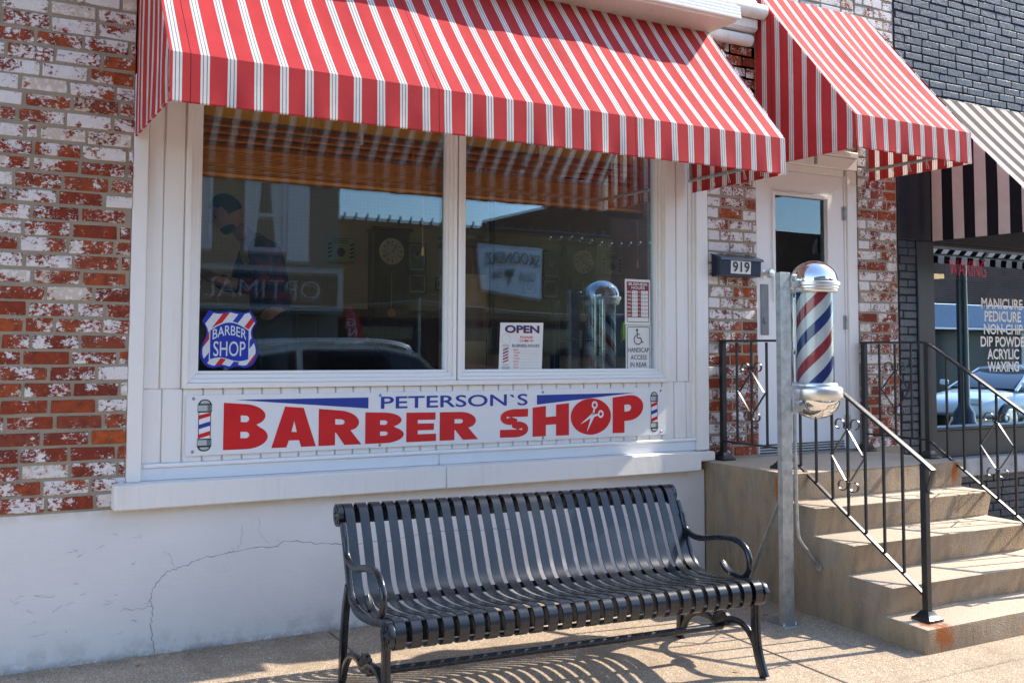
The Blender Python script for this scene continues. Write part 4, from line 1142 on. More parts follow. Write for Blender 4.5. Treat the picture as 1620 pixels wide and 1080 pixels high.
# ------------------------------------------------------------------ stair rails
def rail(name, label):
    t = thing(name, label, 'handrail', (0,0,0), 0, 'black iron handrails')
    ps = ((-.035,.79,1.572),(-.55,.79,1.572),(-1.522,.119,.93))
    for y, z0, z1 in ps:
        mb = MB(); mb.box(-.017,.017,y-.017,y+.017,z0+.02,z1,.002); post = mb.build('post', M['rail'], t, 40, True)
        mb = MB()
        pr = [(.055,0),(.055,.016),(.045,.022),(.030,.040),(.024,.052)]
        vs = []; fs = []
        for r, h in pr: vs += [(sx*r, y+sy*r, z0+h) for sx, sy in ((-1,-1),(1,-1),(1,1),(-1,1))]
        for i in range(len(pr)-1):
            for k in range(4): fs.append((i*4+k, i*4+(k+1)%4, i*4+4+(k+1)%4, i*4+4+k))
        fs += [(0,1,2,3), tuple(len(vs)-4+k for k in range(4))]
        mb.add(vs, fs); mb.build('base_shoe', M['rail'], post, 30, True, .002)
    mb = MB()
    P = [(0,-.016,1.576),(0,-.52,1.576),(0,-.56,1.570),(0,-.60,1.546),(0,-1.530,.930),(0,-1.575,.898)]
    mb.bar(P, .038, .014, (1,0,0)); mb.bar([(0,-1.5755,.900),(0,-1.555,.83),(0,-1.538,.787)], .034, .006, (1,0,0)); mb.bar([(0,-1.540,.786),(0,-1.565,.780)], .030, .005, (1,0,0))
    mb.build('top_rail', M['rail'], t, 30, True, .002)
    mb = MB(); mb.bar([(0,-.05,.915),(0,-.535,.915)], .026, .012, (1,0,0)); mb.bar([(0,-.565,.905),(0,-1.506,.250)], .026, .012, (1,0,0))
    mb.build('bottom_rail', M['rail'], t, 30, True, .0015)
    def ztop(y): return 1.57 if y > -.55 else 1.575-.662*(-.575-y)-.008
    def zbot(y): return .92 if y > -.55 else .912-.696*(-.565-y)
    for y in (-.165,-.294,-.424,-.69,-.808,-.925,-1.035,-1.152,-1.272,-1.39):
        mb = MB(); mb.box(-.0065,.0065,y-.0065,y+.0065,zbot(y),ztop(y)-.004,.001); mb.build('baluster', M['rail'], t, 40, True)
    for yc, zc, hh, ex in ((-.294,1.250,.125,.055),(-1.035,.924,.143,.06)):
        mb = MB(); w_ = .112
        for s in (-1, 1):
            for q in (-1, 1):
                # straight arm of the diamond running on into a curl
                arm = [(s*w_, 0), (s*.012, q*hh)]
                r0 = .035; ca, cz = -s*.048, q*(hh+.030)
                cu = []
                a0 = -30 if q > 0 else 30
                for k in range(15):
                    an = rad((a0 if True else 0)+q*k*21); rr_ = r0*(1-.020*k)
                    cu.append((ca+(s)*rr_*math.cos(an), cz+rr_*math.sin(an)))
                pts = [arm[0], arm[1]]+cu
                mb.bar([(.009*s*q, yc+a, zc+b) for a, b in pts], .013, .0045, (1,0,0))
        mb.build('scroll_panel', M['rail'], t, 40, True)
    return t
r1 = rail('handrail', 'black iron scrollwork handrail on the left of the steps'); r1.location = (3.51, 0, 0)
rr2 = copy_tree(r1); rr2.location = (4.88, .008, 0); rr2['label'] = 'black iron scrollwork handrail on the right of the steps'

# ------------------------------------------------------------------ barber pole and its post
A = (3.340, -.96)
ps = thing('steel_post', 'galvanised steel channel post carrying the barber pole', 'post', (3.08, -.945, 0))
mb = MB(); px0, px1, py0, py1 = 3.050, 3.128, -.985, -.950
mb.prism([(px0,py0),(px1,py0),(px1,py0+.012),(px1-.004,py0+.012),(px1-.004,py0+.004),(px0+.004,py0+.004),(px0+.004,py1-.004),(px1-.004,py1-.004),(px1-.004,py1-.012),(px1,py1-.012),(px1,py1),(px0,py1)], 'z', .0, 1.955)
mb.build('channel', M['steel'], ps, bevel=.0015)
mb = MB(); mb.box(3.02, 3.16, -1.02, -.50, .002, .012, .003); mb.build('base_plate', M['steel'], ps)
mb = MB(); mb.bar([(3.10,-.949,.74),(3.105,-.74,.33),(3.11,-.58,.013)], .03, .006, (1,0,0)); mb.build('brace', M['steel'], ps)
for x, y in ((3.135,-.99),(3.045,-.99)):
    mb = MB(); mb.lathe([(.0,.016),(.009,.016),(.011,.0)], (x,y,.011), 6); mb.build('bolt', M['steel'], ps)
cd = thing('conduit', 'thin bent conduit running from the barber pole into the steps', 'conduit', (3.19, -.96, 1.13))
mb = MB(); mb.tube(smooth_path([(3.185,-.95,1.16),(3.182,-.955,.8),(3.184,-.96,.55),(3.20,-.962,.46),(3.28,-.962,.37),(3.352,-.962,.30),(3.366,-.962,.292)], 6), .011, 10); mb.lathe([(.022,-.006),(.022,.003),(.012,.008)], (3.352,-.962,.297), 14, 0, 'x')
mb.build('pipe', M['steel'], cd, 50)
bp = thing('barber_pole', 'chrome barber pole with red white and blue stripes under glass', 'barber pole', (*A, 1.13))
c3 = (*A, 0)
mb = MB(); mb.lathe([(.128,1.905)]+[(.1285*math.cos(rad(a)), 1.915+.118*math.sin(rad(a))) for a in range(0,90,6)]+[(0,2.034)], c3, 56); mb.build('dome', M['chrome'], bp, 50)
mb = MB(); mb.lathe([(.10,1.846),(.124,1.85),(.128,1.856),(.128,1.868),(.134,1.873),(.134,1.884),(.142,1.889),(.142,1.906),(.136,1.910),(.125,1.911)], c3, 56); mb.build('upper_collar', M['satin'], bp, 40)
mb = MB(); mb.lathe([(.1045,1.325),(.1045,1.848)], c3, 56); mb.build('glass_cylinder', M['tube'], bp, 60)
mb = MB(); mb.lathe([(.0985,1.322),(.0985,1.85)], c3, 56)
mb.build('striped_cylinder', bands_mat('pole_helix', [(.23,(.46,.03,.05)),(.5,(.86,.85,.83)),(.735,(.024,.05,.25)),(1,(.86,.85,.83))], 3.25, ('helix',A[0],A[1],-2), .52, .35), bp, 60)
mb = MB(); mb.lathe([(.10,1.335),(.118,1.335),(.122,1.328),(.122,1.318),(.135,1.314),(.146,1.306),(.148,1.298),(.148,1.246),(.143,1.240),(.13,1.239)], c3, 56); mb.build('lower_collar', M['satin'], bp, 40)
mb = MB(); mb.lathe([(.132,1.242)]+[(.132*math.cos(rad(a)), 1.240-.112*math.sin(rad(a))) for a in range(0,90,6)]+[(0,1.128)], c3, 56); mb.build('bowl', M['chrome'], bp, 50)
for dx, dy in ((-.070,.108),(-.112,.070)):
    mb = MB(); mb.tube([(A[0]+dx,A[1]+dy,1.26),(A[0]+dx,A[1]+dy,1.90)], .013, 14); mb.build('side_rod', M['chrome'], bp, 60)
for z0, z1 in ((1.865,1.945),(1.165,1.265)):
    mb = MB(); mb.box(3.1285, 3.175, -.995, -.985, z0, z1, .004); mb.box(3.1285, 3.225, -.984, -.94, z0+.01, z0+.05, .008); mb.lathe([(.0,-.012),(.012,-.012),(.015,0)], (3.15,-.995,(z0+z1)/2+.015), 10, 0, 'y')
    mb.build('bracket', M['steel'], bp, 40)

# ------------------------------------------------------------------ mailbox
mbx = thing('mailbox', 'black metal wall mailbox with a white 919 number plate', 'mailbox', (3.63, -.05, 2.0))
mb = MB(); mb.prism([(-.002,2.003),(-.088,2.008),(-.094,2.118),(-.002,2.150)], 'x', 3.448, 3.808); mb.build('body', M['box'], mbx, bevel=.003)
mb = MB(); mb.prism([(-.002,2.152),(-.100,2.121),(-.104,2.108),(-.108,2.112),(-.104,2.127),(-.002,2.160)], 'x', 3.438, 3.818); mb.build('lid', M['box'], mbx, bevel=.0015)
mb = MB(); mb.prism([(-.0895,2.024),(-.0925,2.024),(-.0965,2.112),(-.0935,2.112)], 'x', 3.535, 3.711); mb.build('plate', M['paper'], mbx)
mb = MB(); mb.text('919', 3.548,3.698,2.034,2.103,-.0975,.022); mb.build('digits', M['ink'], mbx)

# ------------------------------------------------------------------ bench
bn = thing('bench', 'black steel strap bench with rolled back in front of the shop', 'bench', (.507, -1.36, 0), rad(-4.2))
BL = 1.862
prof = [(.030,.334),(-.004,.330),(-.034,.346),(-.047,.384),(-.040,.420),(-.014,.441),(.03,.441),(.10,.428),(.21,.409),(.325,.398),(.41,.400),(.465,.420),(.508,.462),(.546,.545),(.588,.645),(.625,.720),(.652,.768),(.688,.792),(.728,.784),(.748,.752),(.738,.716),(.712,.704)]
pp = [(p.x, p.y) for p in smooth_path([(a,b,0) for a, b in prof], 4)]
mb = MB(); pitch = .0682; n = 27
for k in range(n):
    x = .045+pitch*k
    mb.bar([(x, a, b) for a, b in pp], .0435, .0058, (1,0,0))
mb.build('seat_straps', M['black'], bn, 25, True)
mb = MB(); mb.box(.0, BL, .012, .022, .348, .428, .002); mb.build('cross_bar', M['black'], bn, 40, True)
mb = MB(); mb.box(.0, BL, .690, .700, .704, .776, .002); mb.build('cross_bar', M['black'], bn, 40, True)
mb = MB(); mb.bar([(.0,.468,.404),(BL,.468,.404)], .028, .010, (0,1,1)); mb.build('cross_bar', M['black'], bn, 40, True)
def roll_disc(x, c, r, s):
    mb = MB(); mb.lathe([(0,-.012),(r,-.012),(r,.010),(r*.86,.010),(r*.84,.005),(0,.005)] if s < 0 else [(0,.012),(r,.012),(r,-.010),(r*.86,-.010),(r*.84,-.005),(0,-.005)], (x,c[0],c[1]), 28, 0, 'x')
    for q in range(9):
        an = 2*math.pi*q/9
        d = Vector((0,math.cos(an),math.sin(an))); e = Vector((0,-math.sin(an),math.cos(an)))
        C0 = Vector((x-s*0+ (.012*(-s) if False else 0), c[0], c[1]))
        pts = [C0+d*r*.18, C0+d*r*.55+e*r*.11, C0+d*r*.80+e*r*.10, C0+d*r*.84, C0+d*r*.80-e*r*.10, C0+d*r*.55-e*r*.11]
        xo = x+(s*.0145)
        mb.add([(xo,p.y,p.z) for p in pts]+[(x,p.y,p.z) for p in pts], [tuple(range(6))]+[(k,(k+1)%6,6+(k+1)%6,6+k) for k in range(6)])
    return mb
for x, s in ((.008,-1),(BL-.008,1)):
    # end frame: side rail under the straps, two legs, arch with shell
    e = MB()
    e.bar([(x,a,b-.018) for a, b in pp[14:62]], .022, .034, (1,0,0))
    fr = e.build('end_frame', M['black'], bn, 40, True, .002)
    for c, r in (((.006,.386),.057),((.697,.744),.052)):
        roll_disc(x, c, r, s).build('rosette', M['black'], fr, 40, True)
    mb = MB(); P = smooth_path([(x,.026,.35),(x,.026,.25),(x,.018,.14),(x,-.006,.06),(x,-.034,.002)], 6)
    mb.bar(P, .030, [.036][0], (1,0,0)); mb.bar(P, .012, .048, (1,0,0)); mb.build('leg', M['black'], bn, 40, True, .002)
    mb = MB(); P = smooth_path([(x,.525,.46),(x,.565,.36),(x,.588,.25),(x,.602,.13),(x,.608,.05),(x,.620,.0)], 6)
    mb.bar(P, .030, .034, (1,0,0)); mb.bar(P, .012, .046, (1,0,0)); mb.box(x-.02,x+.02,.58,.68,-.002,.012,.003); mb.build('leg', M['black'], bn, 40, True, .002)
    mb = MB(); P = smooth_path([(x,.012,.10),(x,.05,.165),(x,.12,.21),(x,.22,.205),(x,.30,.165),(x,.38,.185),(x,.48,.17),(x,.55,.115),(x,.598,.03)], 6)
    mb.bar(P, .026, .022, (1,0,0)); mb.bar(P, .010, .032, (1,0,0))
    arch = mb.build('arch', M['black'], bn, 40, True, .002)
    mb = MB()
    for q in range(9):
        an = rad(20+140*q/8); d = (math.cos(an), math.sin(an))
        mb.tube([(x,.265,.165),(x,.265+d[0]*.045,.165+d[1]*.05),(x,.265+d[0]*.072,.165+d[1]*.075)], [.006,.014,.012], 8)
    mb.build('shell', M['black'], arch, 50, True)
    mb = MB(); P = smooth_path([(x,.588,.66),(x,.556,.585),(x,.492,.558),(x,.40,.562),(x,.30,.585),(x,.20,.598),(x,.13,.592),(x,.082,.562),(x,.062,.515),(x,.068,.466),(x,.105,.432),(x,.15,.426)], 6)
    mb.tube(P, .0155, 12)
    for q in range(5): mb.tube([(x-.012+.006*q,.20,.432),(x-.012+.006*q,.235,.448),(x-.012+.006*q,.262,.482-.004*abs(q-2))], [.008,.009,.006], 8)
    mb.tube([(x,.14,.428),(x,.19,.430)], .012, 10)
    mb.build('armrest', M['black'], bn, 50, True)
mb = MB(); mb.tube([(.01,.27,.160),(BL-.01,.27,.160)], .017, 12); mb.build('stretcher', M['black'], bn, 50, True)
# ------------------------------------------------------------------ nail salon next door
sal = thing('nail_salon', 'black painted brick salon storefront with lettered window', 'shop', (7.5, 0, 0))
mb = MB()
bricks(mb, 5.308, 11.0, 3.46, 5.0, -.004, lambda x, z: .5, .0605, .205, .0505, .05, 21, True, .6)
mb.box(5.302, 11.0, .001, .3, 3.44, 5.0, 0, 1); mb.build('brick_wall', [M['bbrick'], M['bmortar']], sal)
mb = MB()
bricks(mb, 5.308, 5.500, .74, 2.36, -.004, lambda x, z: .5, .0605, .205, .0505, .05, 22, True, .7)
mb.box(5.302, 5.50, -.0005, .3, .0, 2.36, 0, 1); mb.build('brick_pier', [M['bbrick'], M['bmortar']], sal)
mb = MB()
bricks(mb, 4.95, 11.0, .02, .545, -.004, lambda x, z: .5, .0605, .205, .0505, .05, 23, True, .7)
mb.box(4.95, 11.0, -.0005, .3, -.1, .546, 0, 1); mb.build('brick_base', [M['bbrick'], M['bmortar']], sal)
mb = MB(); mb.box(5.60, 11.0, -.07, .06, .548, .690, .008); mb.build('window_sill', simple('grey_sill', (.42,.42,.43), .6, 0, .4, .4, 6, .4, 40, .004), sal, 40)
mb = MB(); mb.box(5.302, 11.0, .0, .1, 2.362, 3.44, .004); mb.box(5.302, 5.62, -.012, .001, 2.362, 3.1, .004)
for k in range(9): mb.lathe([(0,-.002),(.005,-.001),(.006,0)], (5.51+R.uniform(-.01,.012), -.013, 2.40+.085*k), 8, 0, 'y')
mb.build('fascia_panel', M['dark'], sal, 40)
mb = MB()
mb.box(5.505, 5.70, -.015, .12, .55, 2.36, .006); mb.box(5.7005, 11.0, .02, .12, .692, .900, .004); mb.box(5.701, 11.0, .0, .12, .901, .925, .004); mb.box(5.701, 11, .01, .12, 2.335, 2.36, .003)
mb.box(8.9, 9.0, .0, .12, .926, 2.334, .004)
mb.build('window_frame', M['frame'], sal, 40)
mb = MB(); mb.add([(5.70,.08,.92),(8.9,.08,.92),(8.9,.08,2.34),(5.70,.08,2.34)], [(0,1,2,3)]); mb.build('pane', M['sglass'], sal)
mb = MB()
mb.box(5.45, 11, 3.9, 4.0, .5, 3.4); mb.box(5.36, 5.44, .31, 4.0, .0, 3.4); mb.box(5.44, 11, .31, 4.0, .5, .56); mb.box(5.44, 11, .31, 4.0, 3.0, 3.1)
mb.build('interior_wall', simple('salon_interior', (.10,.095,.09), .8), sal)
mb = MB(); mb.box(5.3, 11, .3, 5, 4.99, 5.1); mb.box(5.3,11,4.1,4.2,0,5); mb.box(10.9,11,.3,4.1,0,5); mb.build('roof', M['dark'], sal)
vl = thing('window_lettering', 'white list of salon services lettered on the dark glass', 'lettering', (6.9, .07, 1.34))
for s, x0, x1, z0, z1 in (('MANICURE',6.405,6.950,1.864,1.953),('PEDICURE',6.441,6.925,1.759,1.848),('NON-CHIP',6.429,6.945,1.655,1.741),('DIP POWDER',6.385,7.03,1.553,1.639),('ACRYLIC',6.468,6.885,1.451,1.537),('WAXING',6.466,6.88,1.349,1.434)):
    mb = MB(); mb.text(s, x0, x1, z0, z1, .0792, .022); mb.build('word', M['whitet'], vl)
ne = NT('red_neon'); em = ne.n('ShaderNodeEmission', {'Color': (1,.03,.06), 'Strength': .4}).outputs[0]; ne.done(em)
ng = thing('neon_sign', 'dim red WAXING light sign hanging inside the salon', 'neon sign', (7.3, .8, 2.2))
mb = MB(); mb.text('WAXING', 7.03, 7.56, 2.205, 2.352, .80, -.004); mb.build('letters', ne.mat, ng)
mb = MB(); mb.box(7.0, 7.6, .815, .835, 2.17, 2.39, .004); mb.tube([(7.1,.825,2.39),(7.1,.825,3.0)], .004, 6); mb.tube([(7.5,.825,2.39),(7.5,.825,3.0)], .004, 6); mb.build('backing', M['dark'], ng)
t = thing('ceiling_light', 'warm lit strip light inside the salon', 'light', (7.1, 1.2, 2.25))
le = NT('warm_light'); le.done(le.n('ShaderNodeEmission', {'Color': (1,.75,.4), 'Strength': .9}).outputs[0])
mb = MB(); mb.box(7.10, 7.30, 1.0, 1.3, 2.20, 2.235, .004); mb.build('lamp', le.mat, t)
mb = MB(); mb.box(7.08, 7.32, .98, 1.32, 2.236, 2.27, .004); mb.tube([(7.2,1.15,2.27),(7.2,1.15,3.0)], .006, 6); mb.build('housing', M['frame'], t)

# ------------------------------------------------------------------ across the street (seen mirrored in the panes)
def ftext(mb, s, xl, xr, z0, z1, y, bold=0, mi=0, arcv=0):
    """lettering that reads from the north side: xl is the reader's left, so xl > xr"""
    vs, fs = text_geo(s, bold)
    ax = min(v[0] for v in vs); bx = max(v[0] for v in vs); az = min(v[1] for v in vs); bz = max(v[1] for v in vs)
    mb.add([(xl+(xr-xl)*(u-ax)/(bx-ax), y, z0+(z1-z0)*(q-az)/(bz-az)+arcv*(1-(2*(u-ax)/(bx-ax)-1)**2)) for u, q in vs], fs, mi)
def brick_facade(name, c1, c2, mo, scale=1):
    t = NT(name); v = t.obj(); x, y, z = t.xyz(v)
    cb = t.n('ShaderNodeCombineXYZ'); t.t.links.new(x, cb.inputs[0]); t.t.links.new(z, cb.inputs[1])
    bt = t.n('ShaderNodeTexBrick', {'Color1': c1, 'Color2': c2, 'Mortar': mo, 'Scale': 1.0, 'Mortar Size': .008, 'Brick Width': .22, 'Row Height': .075}); t.t.links.new(cb.outputs[0], bt.inputs[0])
    c = t.mix(1, bt.outputs[0], t.ramp(t.noise(1.2, 6, .6, v), [(.3,.75),(.7,1.1)]), 'MULTIPLY')
    return t.done(t.bsdf(c, .9, 0, .2, t.bump(bt.outputs[1], -.4, .01)))
tanb = brick_facade('tan_brick', (.27,.165,.085), (.21,.125,.06), (.24,.19,.13)); redb = brick_facade('dark_brick', (.13,.055,.04), (.10,.045,.035), (.16,.13,.11))
greys = simple('grey_siding', (.20,.205,.18), .7, 0, .3, .1, 3); lace = simple('lace_curtain', (.75,.75,.74), .9, 0, .2, .1, 20); dgl = simple('dark_glass', (.012,.014,.018), .06, 0, .8, .1)
gb = thing('grey_building', 'grey sided building across the street with curtained upper windows', 'building', (3, -18, 0))
mb = MB(); mb.box(-14, 7.3, -26, -17.02, -.14, 9.2)
for k in range(30): mb.box(-14, 7.3, -17.021, -17.0, 3.4+.19*k, 3.55+.19*k, .004)
mb.build('wall', greys, gb)
for x0, x1 in ((4.95,5.95),(3.2,4.2),(1.2,2.2),(-.8,.2)):
    mb = MB()
    v0 = len(mb.v); frame(mb, x0, x1, 3.70, 5.45, .09, -16.998, -16.94); mb.box(x0,x1,-16.99,-16.95,4.52,4.60); fr = mb.build('window', M['signw'], gb)
    mb = MB(); mb.box(x0+.08, x1-.08, -17.0, -16.985, 3.78, 5.37); mb.build('pane', dgl, fr)
    mb = MB()
    for a, b, w0 in ((x0+.1, .0, .30),(x1-.1, 0, -.30)):
        mb.add([(a,-16.98,5.36),(a+w0,-16.98,5.36),(a+w0*.75,-16.98,4.5),(a+w0*.45,-16.98,3.8),(a,-16.98,3.8)],[(0,1,2,3,4)])
    mb.build('curtain', lace, fr)
mb = MB()
for k in range(3): mb.box(-14+6*k, -9.5+6*k, -17.03, -16.97, .2, 2.1, .01)
mb.build('shopfront', dgl, gb)
mb = MB(); mb.box(5.96,6.5,-17.01,-16.9,3.5,9.2,.01); mb.build('pilaster', M['signw'], gb)
sf = thing('fascia_sign', 'dark fascia sign with pale OPTIMAL HEALTH lettering across the street', 'sign', (4.5, -16.3, 2.2))
mb = MB(); mb.box(-2.0, 7.05, -16.95, -16.1, 2.30, 3.30, .01); mb.build('box', simple('sign_dark', (.05,.06,.065), .5), sf)
mb = MB(); fm = MB(); frame(fm, -2.0, 7.05, 2.30, 3.30, .13, -16.099, -16.05); fm.build('border', simple('sign_border', (.46,.48,.46), .5), sf)
mb = MB(); ftext(mb, 'OPTIMAL HEALTH', 6.5, 1.2, 2.58, 2.98, -16.09, -.014); mb.build('lettering', simple('sign_letter_grey', (.55,.56,.55), .6), sf)
bb = thing('tan_brick_building', 'low tan brick building across the street with bracketed cornice', 'building', (12, -18, 0))
mb = MB(); mb.box(7.32, 16.2, -28, -18.0, 2.25, 4.72); mb.build('wall', tanb, bb)
mb = MB(); mb.box(7.32, 16.2, -28, -18.1, -.14, 2.249); mb.build('storefront_wall', redb, bb)
mb = MB(); mb.box(7.32, 16.2, -18.1, -17.9, 4.721, 4.80, .01)
for k in range(28): mb.box(7.45+.31*k, 7.50+.31*k, -17.95, -17.9, 4.80, 4.90)
mb.build('cornice', M['dark'], bb)
for x in (8.2, 10.6, 13.6):
    mb = MB(); frame(mb, x, x+1.7, .3, 2.1, .08, -18.1, -18.04); fr = mb.build('window', M['frame'], bb)
    mb = MB(); mb.box(x+.07, x+1.63, -18.095, -18.07, .37, 2.03); mb.build('pane', dgl, fr)
db = thing('dark_brick_building', 'taller dark brick building across the street with stepped parapet', 'building', (24, -18, 0))
mb = MB(); mb.box(16.21, 46, -28, -18.0, 3.15, 5.35); mb.box(17.4, 20.4, -28, -18.01, 5.352, 6.45); mb.build('wall', redb, db)
mb = MB(); mb.box(16.21, 46, -28, -18.3, -.14, 3.149); mb.build('storefront_wall', M['frame'], db)
mb = MB(); mb.box(24, 46, -18.29, -17.2, 2.32, 3.14, .02); mb.build('canopy_band', simple('blue_band', (.17,.24,.37), .5), db)
mb = MB(); mb.box(24, 46, -17.3, -17.18, 2.24, 2.315, .01); mb.build('canopy_edge', M['signw'], db)
for k in range(6):
    mb = MB(); mb.box(25+3.4*k, 25.25+3.4*k, -17.9, -17.65, -.14, 2.24, .01); mb.build('column', M['greypaint'], db)
ba = thing('pub_banner', 'white SKOONERZ Bar and Grill banner hung across the street', 'banner', (12.6, -17.85, 2.9))
mb = MB(); 
nx, nz = 14, 8; vs = []; fs = []
for j in range(nz+1):
    for i in range(nx+1):
        a, b = i/nx, j/nz
        xl = 11.58+.15*b*b; z0 = 4.31-.04*a-(1.24+.18*a)*b
        vs.append((xl+(13.66-xl)*a, -17.82+.03*math.sin(a*9+b*3), z0))
for j in range(nz):
    for i in range(nx): fs.append((j*(nx+1)+i, j*(nx+1)+i+1, (j+1)*(nx+1)+i+1, (j+1)*(nx+1)+i))
mb.add(vs, fs); mb.build('cloth', simple('banner_white', (.62,.68,.74), .7), ba, 60)
mb = MB(); ftext(mb, 'SKOONERZ', 13.55, 11.80, 3.72, 4.05, -17.76, .012, 0, .08); ftext(mb, 'Grill', 13.4, 12.90, 3.33, 3.58, -17.76); ftext(mb, 'Bar', 12.30, 11.97, 3.38, 3.64, -17.76)
mb.prism([(12.42,3.65),(12.74,3.65),(12.70,3.46),(12.60,3.42),(12.60,3.30),(12.68,3.26),(12.48,3.26),(12.56,3.30),(12.56,3.42),(12.46,3.46)], 'y', -17.765, -17.755)
mb.build('printing', simple('banner_ink', (.05,.08,.07), .6), ba)
fl = thing('feather_flag', 'tall red feather flag with white DINING lettering across the street', 'flag', (6.95, -15, -.14))
mb = MB(); mb.tube([(7.12,-15,-.14),(7.05,-15,1.2),(6.9,-15,2.2),(6.75,-15,2.45)], .012, 8); mb.build('pole', M['steel'], fl)
mb = MB(); mb.prism([(7.24,.7),(7.2,1.4),(7.08,2.0),(6.92,2.35),(6.75,2.45),(6.70,2.3),(6.80,1.6),(6.90,.75)], 'y', -15.003, -14.997); mb.build('cloth', M['red'], fl)
mb = MB()
for k, ch in enumerate('DINING'): ftext(mb, ch, 7.16-.045*k, 6.96-.045*k, .85+.22*k, 1.02+.22*k, -14.99, .01)
mb.build('lettering', M['signw'], fl)
bs = thing('bare_shrub', 'leafless shrub in a planter across the street', 'shrub', (7.75, -15, -.14))
mb = MB()
for k in range(60):
    a, b = R.uniform(-.45,.45), R.uniform(-.3,.3); h = R.uniform(.7,1.35)
    x, y = 7.75, -15
    mb.tube([(x+a*.15,y+b*.15,.75),(x+a*.5,y+b*.5,.75+h*.5),(x+a,y+b,.75+h)], [.010,.006,.003], 5)
mb.build('twigs', simple('twig_bark', (.30,.22,.13), .9), bs)
mb = MB(); mb.box(7.3, 8.2, -15.35, -14.7, -.14, .76, .02); mb.build('planter', M['walnut'], bs)
ys_ = thing('crossing_sign', 'yellow green crossing sign on a post across the street', 'road sign', (14.8, -15, -.14))
mb = MB(); mb.prism([(14.3,1.72),(15.3,1.72),(15.3,2.15),(14.8,2.5),(14.3,2.15)], 'y', -15.01, -14.99); mb.build('plate', simple('fluoro_yellow', (.55,.72,.03), .5), ys_)
mb = MB(); mb.box(14.77,14.83,-15.08,-15.02,-.14,2.3); mb.build('post', M['steel'], ys_)
mb = MB(); mb.lathe([(0,0),(.06,0)], (14.9,-14.985,2.17), 12, 0, 'y'); mb.prism([(14.85,1.8),(14.9,1.95),(14.86,2.08),(14.94,2.1),(14.98,1.95),(15.02,1.8),(14.95,1.92)], 'y', -14.988, -14.984); mb.build('symbol', M['ink'], ys_)
sl = thing('string_lights', 'string of small white bulbs strung along the dark building', 'string lights', (18, -17.6, 4.6))
mb = MB(); P = [(13.8+.35*k, -17.6, 4.60+.05*math.sin(k*.8)) for k in range(26)]; mb.tube(P, .006, 5); mb.build('wire', M['ink'], sl)
for p in P:
    mb = MB(); mb.lathe([(0,-.07),(.03,-.045),(.03,-.02),(.012,0)], p, 8); mb.build('bulb', M['signw'], sl)
uc = thing('overhead_cable', 'pale cable sagging along the far side of the street', 'cable', (8, -16.6, 2.6))
mb = MB(); mb.tube([(0+1.0*k, -16.02+.0*k, 2.62-.30*math.sin(math.pi*k/9)) for k in range(0,10)], .012, 6); mb.tube([(9+1.0*k, -16.02, 2.62-.25*math.sin(math.pi*k/9)) for k in range(0,10)], .012, 6); mb.build('wire', M['steel'], uc)
for x in (0, 9, 18):
    mb = MB(); mb.tube([(x,-16.02,-.14),(x,-16.02,2.7)], .03, 8); mb.build('pole', M['steel'], uc)
sp_ = thing('spade_sign', 'dark square sign with a white spade across the street', 'sign', (9.6, -17.9, .8))
mb = MB(); mb.box(9.15, 10.1, -18.03, -17.93, .75, 1.70, .01); mb.build('panel', M['ink'], sp_)
mb = MB(); z = 1.22; mb.prism([(9.62,z+.32),(9.50,z+.14),(9.42,z),(9.44,z-.12),(9.53,z-.15),(9.60,z-.08),(9.56,z-.26),(9.68,z-.26),(9.64,z-.08),(9.71,z-.15),(9.80,z-.12),(9.82,z),(9.74,z+.14)], 'y', -17.929, -17.92); mb.build('spade', M['signw'], sp_)
lp = thing('street_lamp', 'black fluted street lamp post near the kerb', 'street lamp', (13.05, -4.7, -.07))
mb = MB(); mb.lathe([(.23,0),(.23,.3),(.21,.34),(.21,.42),(.16,.5),(.15,.62),(.10,.70),(.085,.75),(.075,3.4),(.09,3.45),(.0,3.5)], (13.05,-4.7,-.07), 24); mb.build('post', M['rail'], lp, 40)
mb = MB(); mb.lathe([(.08,0),(.17,.06),(.20,.3),(.12,.5),(.02,.6),(0,.62)], (13.05,-4.7,3.43), 20); mb.build('globe', M['signw'], lp, 50)

